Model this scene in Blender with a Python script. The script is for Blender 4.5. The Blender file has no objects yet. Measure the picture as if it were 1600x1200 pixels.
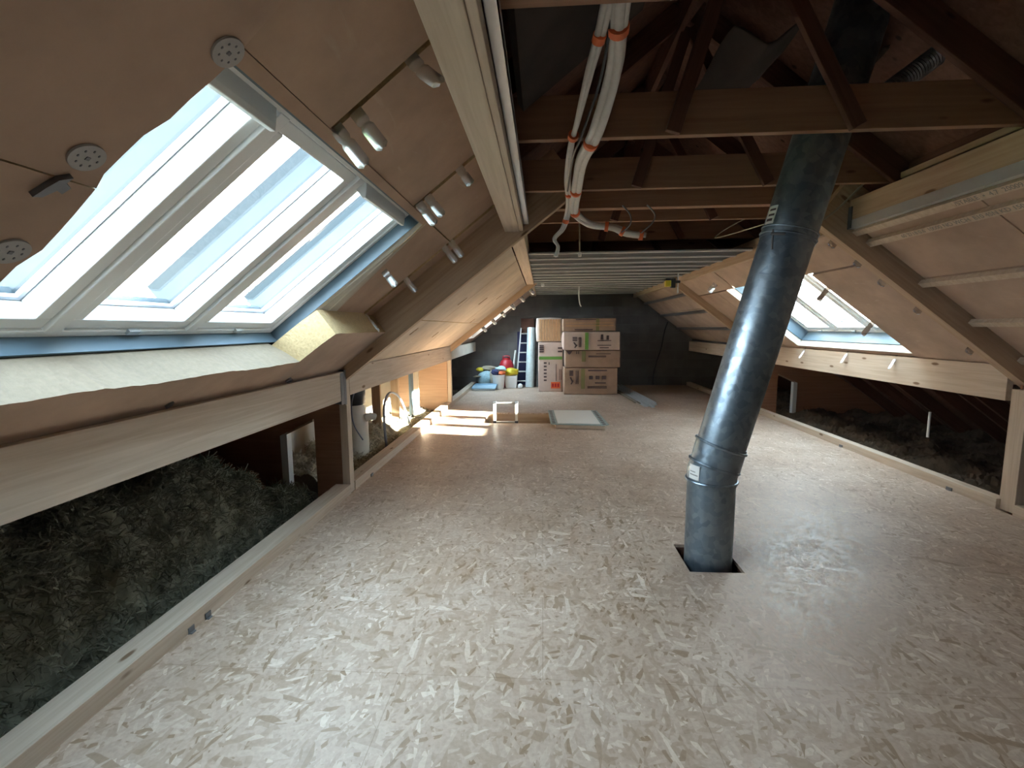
import bpy, bmesh, math, random
from mathutils import Vector, Matrix, Euler
random.seed(7)
C = bpy.context.scene.collection
scn = bpy.context.scene

# ------------------------------------------------------------------ camera
CAM_H = 1.5
F_PX = 740.0
ay = Vector((48, 88, F_PX)).normalized()            # world +Y seen as (right, up, forward)
az = Vector((0, 1, 0)); az = (az - ay * az.dot(ay)).normalized()
ax = -ay.cross(az)
if ax.x < 0: ax = -ax
right = Vector((ax.x, ay.x, az.x)); up = Vector((ax.y, ay.y, az.y)); fwd = Vector((ax.z, ay.z, az.z))
cam = bpy.data.cameras.new('camera'); co = bpy.data.objects.new('camera', cam); C.objects.link(co)
cam.sensor_width = 36; cam.lens = 36 * F_PX / 1600; cam.clip_start = 0.02; cam.clip_end = 200
M = Matrix((right, up, -fwd)).transposed().to_4x4(); M.translation = (0, 0, CAM_H); co.matrix_world = M
scn.camera = co

# ------------------------------------------------------------------ sky, sun, exposure
w = bpy.data.worlds.new('sky'); scn.world = w; w.use_nodes = True
nt = w.node_tree; nt.nodes.clear()
wo = nt.nodes.new('ShaderNodeOutputWorld'); bg = nt.nodes.new('ShaderNodeBackground')
tc = nt.nodes.new('ShaderNodeTexCoord'); sp = nt.nodes.new('ShaderNodeSeparateXYZ'); cr = nt.nodes.new('ShaderNodeValToRGB')
nt.links.new(tc.outputs['Generated'], sp.inputs[0])
mr = nt.nodes.new('ShaderNodeMapRange'); mr.inputs[1].default_value = -1; nt.links.new(sp.outputs[2], mr.inputs[0])
nt.links.new(mr.outputs[0], cr.inputs[0]); nt.links.new(cr.outputs[0], bg.inputs[0]); nt.links.new(bg.outputs[0], wo.inputs[0])
e = cr.color_ramp.elements
e[0].position = 0.0; e[0].color = (0.10, 0.11, 0.08, 1)
e[1].position = 1.0; e[1].color = (0.60, 0.80, 1.0, 1)
for pos, col in ((0.485, (0.16, 0.17, 0.15, 1)), (0.505, (0.93, 0.95, 1.0, 1)), (0.70, (0.80, 0.90, 1.0, 1))):
    n = e.new(pos); n.color = col
bg.inputs[1].default_value = 9.5
sun = bpy.data.lights.new('sun', 'SUN'); so = bpy.data.objects.new('sun', sun); C.objects.link(so)
sun.energy = 100; sun.angle = math.radians(0.9); sun.color = (1.0, 0.93, 0.82)
so.rotation_euler = Vector((-3.0, 0.85, -1.0)).to_track_quat('-Z', 'Y').to_euler()
so.location = (12, -3, 6)
vs = scn.view_settings; vs.view_transform = 'Standard'; vs.look = 'None'; vs.gamma = 1; vs.exposure = 1.32; vs.use_curve_mapping = False
scn.cycles.max_bounces = 12; scn.cycles.diffuse_bounces = 7; scn.cycles.glossy_bounces = 4
scn.cycles.transparent_max_bounces = 16; scn.cycles.caustics_reflective = False; scn.cycles.caustics_refractive = False
scn.cycles.sample_clamp_indirect = 12
scn.cycles.use_denoising = True

# ------------------------------------------------------------------ materials
def nodes(name):
    m = bpy.data.materials.new(name); m.use_nodes = True
    t = m.node_tree; b = t.nodes['Principled BSDF']
    return m, t, b
def N(t, kind, **k):
    n = t.nodes.new(kind)
    for a, v in k.items():
        if a.startswith('i_'): n.inputs[a[2:].replace('_', ' ')].default_value = v
        else: setattr(n, a, v)
    return n
def plain(name, col, rough=0.6, metal=0.0, noise=0.0, scale=20, bump=0.0, spec=0.5):
    m, t, b = nodes(name); b.inputs['Base Color'].default_value = (*col, 1)
    b.inputs['Roughness'].default_value = rough; b.inputs['Metallic'].default_value = metal
    b.inputs['Specular IOR Level'].default_value = spec
    if noise or bump:
        tcn = N(t, 'ShaderNodeTexCoord'); nz = N(t, 'ShaderNodeTexNoise', i_Scale=scale, i_Detail=5.0)
        t.links.new(tcn.outputs['Object'], nz.inputs['Vector'])
        if noise:
            r = N(t, 'ShaderNodeValToRGB'); t.links.new(nz.outputs['Fac'], r.inputs[0])
            r.color_ramp.elements[0].position = 0.3; r.color_ramp.elements[1].position = 0.7
            r.color_ramp.elements[0].color = (*[c * (1 - noise) for c in col], 1)
            r.color_ramp.elements[1].color = (*[min(1, c * (1 + noise)) for c in col], 1)
            t.links.new(r.outputs[0], b.inputs['Base Color'])
        if bump:
            bp = N(t, 'ShaderNodeBump', i_Strength=bump, i_Distance=0.01); t.links.new(nz.outputs['Fac'], bp.inputs['Height'])
            t.links.new(bp.outputs[0], b.inputs['Normal'])
    return m
def wood(name, c0, c1, knot, rough=0.65, knots=0.12):
    """grain runs along the object's local X"""
    m, t, b = nodes(name); b.inputs['Roughness'].default_value = rough; b.inputs['Specular IOR Level'].default_value = 0.3
    tcn = N(t, 'ShaderNodeTexCoord'); oi = N(t, 'ShaderNodeObjectInfo')
    add = N(t, 'ShaderNodeVectorMath', operation='ADD'); sc = N(t, 'ShaderNodeVectorMath', operation='SCALE')
    cx = N(t, 'ShaderNodeCombineXYZ')
    mul = N(t, 'ShaderNodeMath', operation='MULTIPLY'); mul.inputs[1].default_value = 37.0
    t.links.new(oi.outputs['Random'], mul.inputs[0])
    for i in range(3): t.links.new(mul.outputs[0], cx.inputs[i])
    t.links.new(tcn.outputs['Object'], add.inputs[0]); t.links.new(cx.outputs[0], add.inputs[1])
    mp = N(t, 'ShaderNodeMapping'); mp.inputs['Scale'].default_value = (1.0, 22, 22); t.links.new(add.outputs[0], mp.inputs[0])
    nz = N(t, 'ShaderNodeTexNoise', i_Scale=1.6, i_Detail=6.0, i_Distortion=0.6); t.links.new(mp.outputs[0], nz.inputs['Vector'])
    r = N(t, 'ShaderNodeValToRGB'); r.color_ramp.elements[0].position = 0.32; r.color_ramp.elements[1].position = 0.68
    r.color_ramp.elements[0].color = (*c0, 1); r.color_ramp.elements[1].color = (*c1, 1); t.links.new(nz.outputs['Fac'], r.inputs[0])
    mp2 = N(t, 'ShaderNodeMapping'); mp2.inputs['Scale'].default_value = (2.2, 7, 7); t.links.new(add.outputs[0], mp2.inputs[0])
    vo = N(t, 'ShaderNodeTexVoronoi', i_Scale=1.0, i_Randomness=1.0); t.links.new(mp2.outputs[0], vo.inputs['Vector'])
    kr = N(t, 'ShaderNodeValToRGB'); kr.color_ramp.elements[0].position = knots * 0.6; kr.color_ramp.elements[1].position = knots
    kr.color_ramp.elements[0].color = (1, 1, 1, 1); kr.color_ramp.elements[1].color = (0, 0, 0, 1)
    t.links.new(vo.outputs['Distance'], kr.inputs[0])
    mx = N(t, 'ShaderNodeMixRGB'); t.links.new(kr.outputs[0], mx.inputs[0]); t.links.new(r.outputs[0], mx.inputs[1])
    mx.inputs[2].default_value = (*knot, 1); t.links.new(mx.outputs[0], b.inputs['Base Color'])
    bp = N(t, 'ShaderNodeBump', i_Strength=0.25, i_Distance=0.003); t.links.new(nz.outputs['Fac'], bp.inputs['Height']); t.links.new(bp.outputs[0], b.inputs['Normal'])
    return m
def osb():
    m, t, b = nodes('oriented_strand_board'); b.inputs['Roughness'].default_value = 0.5; b.inputs['Specular IOR Level'].default_value = 0.5
    tcn = N(t, 'ShaderNodeTexCoord'); vals = []; base = tcn.outputs['Object']
    wob = N(t, 'ShaderNodeTexNoise', i_Scale=9.0, i_Detail=2.0); t.links.new(base, wob.inputs['Vector'])
    ws = N(t, 'ShaderNodeVectorMath', operation='SCALE'); ws.inputs['Scale'].default_value = 0.022; t.links.new(wob.outputs['Color'], ws.inputs[0])
    av = N(t, 'ShaderNodeVectorMath', operation='ADD'); t.links.new(base, av.inputs[0]); t.links.new(ws.outputs[0], av.inputs[1])
    cols = []
    for ang, off, sc_ in ((12, 0, (9, 36, 1)), (64, 3.3, (16, 62, 1)), (115, 7.1, (12, 70, 1)), (160, 11.9, (19, 56, 1)), (88, 17.3, (8, 46, 1))):
        mp = N(t, 'ShaderNodeMapping'); mp.inputs['Rotation'].default_value = (0, 0, math.radians(ang)); mp.inputs['Location'].default_value = (off, off * .7, 0)
        mp2 = N(t, 'ShaderNodeMapping'); mp2.inputs['Scale'].default_value = sc_
        t.links.new(av.outputs[0], mp.inputs[0]); t.links.new(mp.outputs[0], mp2.inputs[0])
        vo = N(t, 'ShaderNodeTexVoronoi', i_Scale=1.0, voronoi_dimensions='2D'); t.links.new(mp2.outputs[0], vo.inputs['Vector'])
        sx = N(t, 'ShaderNodeSeparateColor'); t.links.new(vo.outputs['Color'], sx.inputs[0])
        cols.append((sx.outputs[0], sx.outputs[1], vo.outputs['Distance']))
    # the strand with the highest random priority lies on top
    top_p, top_v = cols[0][0], cols[0][1]
    for p, v, d in cols[1:]:
        gt = N(t, 'ShaderNodeMath', operation='GREATER_THAN'); t.links.new(p, gt.inputs[0]); t.links.new(top_p, gt.inputs[1])
        mv = N(t, 'ShaderNodeMix', data_type='FLOAT'); t.links.new(gt.outputs[0], mv.inputs[0]); t.links.new(top_v, mv.inputs[2]); t.links.new(v, mv.inputs[3])
        mxp = N(t, 'ShaderNodeMath', operation='MAXIMUM'); t.links.new(p, mxp.inputs[0]); t.links.new(top_p, mxp.inputs[1])
        top_p, top_v = mxp.outputs[0], mv.outputs[0]
    r = N(t, 'ShaderNodeValToRGB'); t.links.new(top_v, r.inputs[0]); el = r.color_ramp.elements
    el[0].position = 0.0; el[0].color = (0.30, 0.20, 0.125, 1); el[1].position = 1.0; el[1].color = (0.68, 0.56, 0.46, 1)
    for p, c in ((0.12, (0.41, 0.297, 0.217)), (0.5, (0.49, 0.368, 0.287)), (0.90, (0.55, 0.43, 0.345))):
        n = el.new(p); n.color = (*c, 1)
    fine = N(t, 'ShaderNodeTexNoise', i_Scale=60.0, i_Detail=4.0); t.links.new(base, fine.inputs['Vector'])
    big = N(t, 'ShaderNodeTexNoise', i_Scale=1.6, i_Detail=6.0); t.links.new(base, big.inputs['Vector'])
    m1 = N(t, 'ShaderNodeMixRGB', blend_type='MULTIPLY'); m1.inputs[0].default_value = 0.5
    fr = N(t, 'ShaderNodeValToRGB'); fr.color_ramp.elements[0].position = 0.3; fr.color_ramp.elements[0].color = (0.72, 0.7, 0.66, 1); fr.color_ramp.elements[1].position = 0.6; fr.color_ramp.elements[1].color = (1, 1, 1, 1)
    t.links.new(fine.outputs['Fac'], fr.inputs[0]); t.links.new(r.outputs[0], m1.inputs[1]); t.links.new(fr.outputs[0], m1.inputs[2])
    # sheet joints
    br = N(t, 'ShaderNodeTexBrick', offset=0.5, i_Scale=1.0); br.inputs['Brick Width'].default_value = 1.25; br.inputs['Row Height'].default_value = 0.625
    br.inputs['Mortar Size'].default_value = 0.0018; br.inputs['Color1'].default_value = (1, 1, 1, 1); br.inputs['Color2'].default_value = (1, 1, 1, 1); br.inputs['Mortar'].default_value = (0.75, 0.72, 0.68, 1)
    t.links.new(base, br.inputs['Vector'])
    m2 = N(t, 'ShaderNodeMixRGB', blend_type='MULTIPLY'); m2.inputs[0].default_value = 1.0
    t.links.new(m1.outputs[0], m2.inputs[1]); t.links.new(br.outputs['Color'], m2.inputs[2])
    bigr = N(t, 'ShaderNodeValToRGB'); bigr.color_ramp.elements[0].position = 0.35; bigr.color_ramp.elements[0].color = (0.84, 0.79, 0.74, 1); bigr.color_ramp.elements[1].position = 0.65; bigr.color_ramp.elements[1].color = (1, 1, 1, 1)
    t.links.new(big.outputs['Fac'], bigr.inputs[0]); m3 = N(t, 'ShaderNodeMixRGB', blend_type='MULTIPLY'); m3.inputs[0].default_value = 1.0
    t.links.new(m2.outputs[0], m3.inputs[1]); t.links.new(bigr.outputs[0], m3.inputs[2])
    t.links.new(m3.outputs[0], b.inputs['Base Color'])
    rr = N(t, 'ShaderNodeMapRange'); rr.inputs[3].default_value = 0.38; rr.inputs[4].default_value = 0.62; t.links.new(top_v, rr.inputs[0]); t.links.new(rr.outputs[0], b.inputs['Roughness'])
    bp = N(t, 'ShaderNodeBump', i_Strength=0.25, i_Distance=0.002); t.links.new(top_v, bp.inputs['Height']); t.links.new(bp.outputs[0], b.inputs['Normal'])
    return m
def board_mat(name, c, scuff, rough=0.75):
    m, t, b = nodes(name); b.inputs['Roughness'].default_value = rough; b.inputs['Specular IOR Level'].default_value = 0.25
    tcn = N(t, 'ShaderNodeTexCoord'); n1 = N(t, 'ShaderNodeTexNoise', i_Scale=2.3, i_Detail=5.0, i_Roughness=0.6); n2 = N(t, 'ShaderNodeTexNoise', i_Scale=26.0, i_Detail=4.0)
    oi = N(t, 'ShaderNodeObjectInfo'); ad = N(t, 'ShaderNodeVectorMath', operation='ADD'); t.links.new(tcn.outputs['Object'], ad.inputs[0]); t.links.new(oi.outputs['Location'], ad.inputs[1])
    t.links.new(ad.outputs[0], n1.inputs['Vector']); t.links.new(ad.outputs[0], n2.inputs['Vector'])
    r = N(t, 'ShaderNodeValToRGB'); el = r.color_ramp.elements; el[0].position = 0.35; el[0].color = (*[x * 0.86 for x in c], 1); el[1].position = 0.66; el[1].color = (*[min(1, x * 1.12) for x in c], 1)
    t.links.new(n1.outputs['Fac'], r.inputs[0])
    r2 = N(t, 'ShaderNodeValToRGB'); r2.color_ramp.elements[0].position = 0.66; r2.color_ramp.elements[0].color = (0, 0, 0, 1); r2.color_ramp.elements[1].position = 0.74; r2.color_ramp.elements[1].color = (0.6, 0.6, 0.6, 1)
    mp = N(t, 'ShaderNodeMapping'); mp.inputs['Scale'].default_value = (5, 1.3, 5); t.links.new(ad.outputs[0], mp.inputs[0]); n3 = N(t, 'ShaderNodeTexNoise', i_Scale=2.0, i_Detail=6.0, i_Distortion=1.4); t.links.new(mp.outputs[0], n3.inputs['Vector'])
    t.links.new(n3.outputs['Fac'], r2.inputs[0])
    mx = N(t, 'ShaderNodeMixRGB'); t.links.new(r2.outputs[0], mx.inputs[0]); t.links.new(r.outputs[0], mx.inputs[1]); mx.inputs[2].default_value = (*scuff, 1)
    t.links.new(mx.outputs[0], b.inputs['Base Color'])
    bp = N(t, 'ShaderNodeBump', i_Strength=0.2, i_Distance=0.004); t.links.new(n2.outputs['Fac'], bp.inputs['Height']); t.links.new(bp.outputs[0], b.inputs['Normal'])
    return m
def block_mat():
    m, t, b = nodes('concrete_block'); b.inputs['Roughness'].default_value = 0.9
    tcn = N(t, 'ShaderNodeTexCoord'); mp = N(t, 'ShaderNodeMapping'); mp.inputs['Rotation'].default_value = (math.radians(90), 0, 0); t.links.new(tcn.outputs['Object'], mp.inputs[0])
    br = N(t, 'ShaderNodeTexBrick', offset=0.5, i_Scale=1.0); br.inputs['Brick Width'].default_value = 0.45; br.inputs['Row Height'].default_value = 0.225
    br.inputs['Mortar Size'].default_value = 0.007; br.inputs['Color1'].default_value = (0.17, 0.165, 0.16, 1); br.inputs['Color2'].default_value = (0.135, 0.13, 0.125, 1); br.inputs['Mortar'].default_value = (0.165, 0.16, 0.155, 1)
    t.links.new(mp.outputs[0], br.inputs['Vector'])
    nz = N(t, 'ShaderNodeTexNoise', i_Scale=3.0, i_Detail=8.0); t.links.new(tcn.outputs['Object'], nz.inputs['Vector'])
    r = N(t, 'ShaderNodeValToRGB'); r.color_ramp.elements[0].color = (0.55, 0.55, 0.55, 1); r.color_ramp.elements[1].color = (1.35, 1.35, 1.35, 1); t.links.new(nz.outputs['Fac'], r.inputs[0])
    mx = N(t, 'ShaderNodeMixRGB', blend_type='MULTIPLY'); mx.inputs[0].default_value = 1; t.links.new(br.outputs['Color'], mx.inputs[1]); t.links.new(r.outputs[0], mx.inputs[2]); t.links.new(mx.outputs[0], b.inputs['Base Color'])
    bp = N(t, 'ShaderNodeBump', i_Strength=0.5, i_Distance=0.006); t.links.new(br.outputs['Fac'], bp.inputs['Height']); bp.invert = True; t.links.new(bp.outputs[0], b.inputs['Normal'])
    return m
def galv(name, c0, c1, rough, scale=28, metal=0.85):
    m, t, b = nodes(name); b.inputs['Metallic'].default_value = metal
    tcn = N(t, 'ShaderNodeTexCoord'); vo = N(t, 'ShaderNodeTexVoronoi', i_Scale=scale); nz = N(t, 'ShaderNodeTexNoise', i_Scale=4.0, i_Detail=6.0)
    t.links.new(tcn.outputs['Object'], vo.inputs['Vector']); t.links.new(tcn.outputs['Object'], nz.inputs['Vector'])
    sx = N(t, 'ShaderNodeSeparateColor'); t.links.new(vo.outputs['Color'], sx.inputs[0])
    a = N(t, 'ShaderNodeMath', operation='MULTIPLY'); a.inputs[1].default_value = 0.4; t.links.new(sx.outputs[0], a.inputs[0])
    s = N(t, 'ShaderNodeMath', operation='ADD'); t.links.new(a.outputs[0], s.inputs[0]); t.links.new(nz.outputs['Fac'], s.inputs[1])
    r = N(t, 'ShaderNodeValToRGB'); r.color_ramp.elements[0].position = 0.35; r.color_ramp.elements[1].position = 0.95; r.color_ramp.elements[0].color = (*c0, 1); r.color_ramp.elements[1].color = (*c1, 1)
    t.links.new(s.outputs[0], r.inputs[0]); t.links.new(r.outputs[0], b.inputs['Base Color'])
    rr = N(t, 'ShaderNodeMapRange'); rr.inputs[3].default_value = rough - 0.08; rr.inputs[4].default_value = rough + 0.12; t.links.new(sx.outputs[1], rr.inputs[0]); t.links.new(rr.outputs[0], b.inputs['Roughness'])
    return m
def glass_mat():
    m = bpy.data.materials.new('window_glass'); m.use_nodes = True; t = m.node_tree; t.nodes.clear()
    o = N(t, 'ShaderNodeOutputMaterial'); tr = N(t, 'ShaderNodeBsdfTransparent'); gl = N(t, 'ShaderNodeBsdfGlossy', i_Roughness=0.0)
    tr.inputs[0].default_value = (0.93, 0.97, 0.97, 1); lw = N(t, 'ShaderNodeLayerWeight', i_Blend=0.5); pw = N(t, 'ShaderNodeMath', operation='POWER'); pw.inputs[1].default_value = 4.5
    fr = N(t, 'ShaderNodeMath', operation='MULTIPLY_ADD'); fr.inputs[1].default_value = 0.7; fr.inputs[2].default_value = 0.04; t.links.new(lw.outputs['Facing'], pw.inputs[0]); t.links.new(pw.outputs[0], fr.inputs[0]); mx = N(t, 'ShaderNodeMixShader')
    t.links.new(fr.outputs[0], mx.inputs[0]); t.links.new(tr.outputs[0], mx.inputs[1]); t.links.new(gl.outputs[0], mx.inputs[2]); t.links.new(mx.outputs[0], o.inputs[0])
    return m
M_ = {}
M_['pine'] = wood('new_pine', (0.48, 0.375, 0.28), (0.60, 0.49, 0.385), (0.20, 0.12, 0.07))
M_['pine_tie_shaded'] = wood('shaded_ceiling_tie_pine', (0.255, 0.14, 0.085), (0.325, 0.185, 0.115), (0.12, 0.055, 0.03))  # pine darkened in colour for the weak light up at the ties
M_['ins_lit'] = None
M_['pine_warm'] = wood('new_pine_warm', (0.40, 0.275, 0.18), (0.49, 0.36, 0.245), (0.18, 0.10, 0.055))
M_['old'] = wood('old_truss_timber', (0.095, 0.042, 0.028), (0.14, 0.066, 0.045), (0.035, 0.015, 0.01))
M_['osb'] = osb()
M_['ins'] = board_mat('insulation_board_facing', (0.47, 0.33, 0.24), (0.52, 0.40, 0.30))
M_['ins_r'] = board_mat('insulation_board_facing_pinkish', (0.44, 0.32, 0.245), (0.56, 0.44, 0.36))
M_['ins_lit'] = board_mat('lit_insulation_board_facing', (0.56, 0.46, 0.36), (0.66, 0.58, 0.48))  # board facing lightened to carry the bounced sunlight of the left bay
M_['foam'] = plain('insulation_board_cut_edge', (0.46, 0.33, 0.17), 0.9, 0, 0.12, 60, 0.5)
M_['foam_pale'] = plain('pale_cut_edge', (0.21, 0.16, 0.11), 0.9, 0, 0.08, 40, 0.4)
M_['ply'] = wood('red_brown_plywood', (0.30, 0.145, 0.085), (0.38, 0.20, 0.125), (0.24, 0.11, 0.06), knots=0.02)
M_['ply_sun'] = wood('sunlit_plywood', (0.42, 0.25, 0.15), (0.50, 0.31, 0.19), (0.3, 0.17, 0.09), knots=0.02)  # plywood in a brighter tint, sunlight on the far panel painted in
M_['deck'] = wood('old_roof_boarding', (0.12, 0.058, 0.040), (0.18, 0.092, 0.064), (0.04, 0.018, 0.01))
M_['block'] = block_mat()
M_['galv'] = galv('galvanised_flue_steel', (0.17, 0.22, 0.27), (0.30, 0.37, 0.43), 0.36)
M_['zinc'] = galv('zinc_plated_steel', (0.66, 0.69, 0.72), (0.80, 0.83, 0.86), 0.34, 6, 0.75)
M_['steel'] = plain('galvanised_channel', (0.62, 0.64, 0.65), 0.38, 0.7)
M_['channel'] = plain('pale_zinc_channel', (0.66, 0.66, 0.64), 0.5, 0.15)
M_['steel_dark'] = plain('dull_steel', (0.20, 0.20, 0.21), 0.5, 0.7)
M_['white'] = plain('white_window_paint', (0.84, 0.86, 0.86), 0.35)
M_['anth'] = plain('blue_grey_trim', (0.11, 0.165, 0.21), 0.45, 0.1)
M_['clad'] = plain('dark_blue_grey_cladding', (0.013, 0.028, 0.038), 0.5, 0.0)
M_['glass'] = glass_mat()
M_['sheet'] = plain('grey_ceiling_membrane', (0.05, 0.05, 0.05), 0.7, 0, 0.15, 8)
M_['pvc'] = plain('white_plastic', (0.72, 0.72, 0.70), 0.4)
M_['washer'] = plain('greyish_washer_plastic', (0.42, 0.40, 0.38), 0.5)
M_['cream'] = plain('cream_board', (0.62, 0.58, 0.50), 0.85, 0, 0.06, 6)
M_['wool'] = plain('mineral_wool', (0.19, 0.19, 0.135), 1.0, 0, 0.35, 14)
M_['wool_lit'] = plain('lit_mineral_wool', (0.40, 0.36, 0.27), 1.0, 0, 0.35, 14)  # same wool with the light on the middle left eave put into its colour
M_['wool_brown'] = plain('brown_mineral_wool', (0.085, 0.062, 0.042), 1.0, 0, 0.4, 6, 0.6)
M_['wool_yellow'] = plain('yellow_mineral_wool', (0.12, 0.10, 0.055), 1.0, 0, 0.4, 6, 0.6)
M_['black'] = plain('black_plastic', (0.02, 0.022, 0.025), 0.4)
M_['felt'] = plain('grey_roofing_felt', (0.048, 0.036, 0.031), 0.9, 0, 0.25, 5)
M_['sheath'] = plain('white_conduit', (0.62, 0.60, 0.56), 0.5, 0, 0.05, 30)
M_['orange'] = plain('orange_tape', (0.75, 0.16, 0.05), 0.5)
M_['kraft'] = plain('printed_pack_brown', (0.35, 0.24, 0.175), 0.45, 0, 0.1, 8, 0.3)
M_['film'] = plain('pinkish_pack_film', (0.56, 0.45, 0.40), 0.35, 0, 0.06, 8, 0.3)
M_['film_pale'] = plain('pale_pack_film', (0.72, 0.62, 0.56), 0.35, 0, 0.05, 8)
M_['slabs'] = plain('pressed_slab_edges', (0.52, 0.32, 0.17), 0.8, 0, 0.15, 12)
M_['green'] = plain('green_print', (0.13, 0.30, 0.06), 0.5)
M_['olive'] = plain('olive_print', (0.20, 0.20, 0.08), 0.5)
M_['ink'] = plain('dark_print', (0.07, 0.045, 0.05), 0.6)
M_['greyink'] = plain('grey_print', (0.22, 0.21, 0.20), 0.6)
M_['red'] = plain('red_plastic', (0.42, 0.02, 0.03), 0.4)
M_['yellow'] = plain('yellow_plastic', (0.62, 0.50, 0.03), 0.5)
M_['blue'] = plain('blue_wrap', (0.17, 0.29, 0.38), 0.4)
M_['paleblue'] = plain('pale_blue_wrap', (0.35, 0.52, 0.58), 0.4, 0, 0.2, 30)
M_['edging'] = plain('grey_green_film', (0.27, 0.33, 0.31), 0.5, 0, 0.15, 20)
M_['navy'] = plain('navy_cloth', (0.03, 0.035, 0.10), 0.8)
M_['foil'] = plain('silvery_foil', (0.62, 0.74, 0.78), 0.35, 0.3, 0.12, 14, 0.4)
M_['tan'] = plain('tan_paper', (0.42, 0.36, 0.27), 0.8)
M_['plaster'] = plain('white_panel', (0.70, 0.68, 0.63), 0.6)
M_['hose'] = plain('grey_blue_hose', (0.18, 0.20, 0.25), 0.5)
M_['duct'] = plain('dark_duct_foil', (0.22, 0.22, 0.23), 0.3, 0.8, 0.3, 30)
M_['bark'] = plain('bare_tree_bark', (0.035, 0.04, 0.03), 0.9)
M_['grass'] = plain('garden_grass', (0.10, 0.15, 0.05), 1.0, 0, 0.3, 2)

# ------------------------------------------------------------------ mesh helpers
class MB:
    def __init__(s): s.v = []; s.f = []; s.mi = []; s.cur = 0
    def add(s, vs, fs):
        b = len(s.v); s.v += [tuple(v) for v in vs]; s.f += [tuple(i + b for i in f) for f in fs]; s.mi += [s.cur] * len(fs)
    def hexa(s, p):      # p: 4 bottom, 4 top
        s.add(p, [(3, 2, 1, 0), (4, 5, 6, 7), (0, 1, 5, 4), (1, 2, 6, 5), (2, 3, 7, 6), (3, 0, 4, 7)])
    def box(s, x0, x1, y0, y1, z0, z1):
        s.hexa([(x0, y0, z0), (x1, y0, z0), (x1, y1, z0), (x0, y1, z0), (x0, y0, z1), (x1, y0, z1), (x1, y1, z1), (x0, y1, z1)])
    def prism(s, outline, fn, h0, h1):   # outline [(u,v)], fn(u,v,h)->xyz
        n = len(outline)
        s.add([fn(u, v, h0) for u, v in outline] + [fn(u, v, h1) for u, v in outline],
              [tuple(range(n - 1, -1, -1)), tuple(range(n, 2 * n))] + [(i, (i + 1) % n, (i + 1) % n + n, i + n) for i in range(n)])
    def tube(s, path, r, n=12, cap=True, squash=None):
        path = [Vector(p) for p in path]; k = len(path); rr = r if isinstance(r, (list, tuple)) else [r] * k
        up = Vector((0, 0, 1)); prev = None; vs = []
        for i, p in enumerate(path):
            d = (path[min(i + 1, k - 1)] - path[max(i - 1, 0)]).normalized()
            if prev is None:
                a = d.cross(up if abs(d.z) < 0.95 else Vector((1, 0, 0))).normalized()
            else: a = (prev - d * prev.dot(d)).normalized()
            prev = a; b = d.cross(a)
            for j in range(n):
                t = 2 * math.pi * j / n; vs.append(p + a * (math.cos(t) * rr[i] * (squash or 1)) + b * (math.sin(t) * rr[i]))
        fs = [(i * n + j, i * n + (j + 1) % n, (i + 1) * n + (j + 1) % n, (i + 1) * n + j) for i in range(k - 1) for j in range(n)]
        if cap: fs += [tuple(range(n - 1, -1, -1)), tuple(range((k - 1) * n, k * n))]
        s.add(vs, fs)
    def lathe(s, prof, c=(0, 0, 0), n=24):   # prof [(r,z)]
        vs = []; k = len(prof)
        for r, z in prof:
            for j in range(n):
                t = 2 * math.pi * j / n; vs.append((c[0] + r * math.cos(t), c[1] + r * math.sin(t), c[2] + z))
        fs = [(i * n + j, i * n + (j + 1) % n, (i + 1) * n + (j + 1) % n, (i + 1) * n + j) for i in range(k - 1) for j in range(n)]
        fs += [tuple(range(n - 1, -1, -1)), tuple(range((k - 1) * n, k * n))]
        s.add(vs, fs)
    def build(s, name, mat, parent=None, origin=None, bevel=0, smooth=False, rot=None):
        me = bpy.data.meshes.new(name)
        o = bpy.data.objects.new(name, me); C.objects.link(o)
        mats = mat if isinstance(mat, (list, tuple)) else [mat]
        vs = s.v
        if rot is not None:       # vertices are already local to matrix rot
            pass
        elif origin is not None:
            ox = Vector(origin); vs = [tuple(Vector(v) - ox) for v in vs]
        me.from_pydata(vs, [], s.f)
        for m in mats: me.materials.append(M_[m] if isinstance(m, str) else m)
        me.polygons.foreach_set('material_index', s.mi)
        bm = bmesh.new(); bm.from_mesh(me); bmesh.ops.recalc_face_normals(bm, faces=bm.faces); bm.to_mesh(me); bm.free()
        if smooth:
            me.shade_smooth(); me.set_sharp_from_angle(angle=math.radians(38))
        if rot is not None: o.matrix_world = rot
        elif origin is not None: o.location = origin
        if parent is not None:
            o.parent = parent
            if parent.type == 'EMPTY' or True:
                bpy_mw = parent.matrix_basis.copy(); o.matrix_parent_inverse = bpy_mw.inverted()
                if parent.parent is not None: o.matrix_parent_inverse = (parent.parent.matrix_basis).inverted() if False else bpy_mw.inverted()
        if bevel:
            bv = o.modifiers.new('bevel', 'BEVEL'); bv.width = bevel; bv.segments = 2; bv.limit_method = 'ANGLE'
        return o
def tag(o, label=None, cat=None, group=None, kind=None):
    if label: o['label'] = label
    if cat: o['category'] = cat
    if group: o['group'] = group
    if kind: o['kind'] = kind
    return o
def struct(o): o['kind'] = 'structure'; return o
def thing(name, label, cat, loc=(0, 0, 0), group=None):
    o = bpy.data.objects.new(name, None); C.objects.link(o); o.location = loc; o.empty_display_size = 0.1
    return tag(o, label, cat, group)
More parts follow.
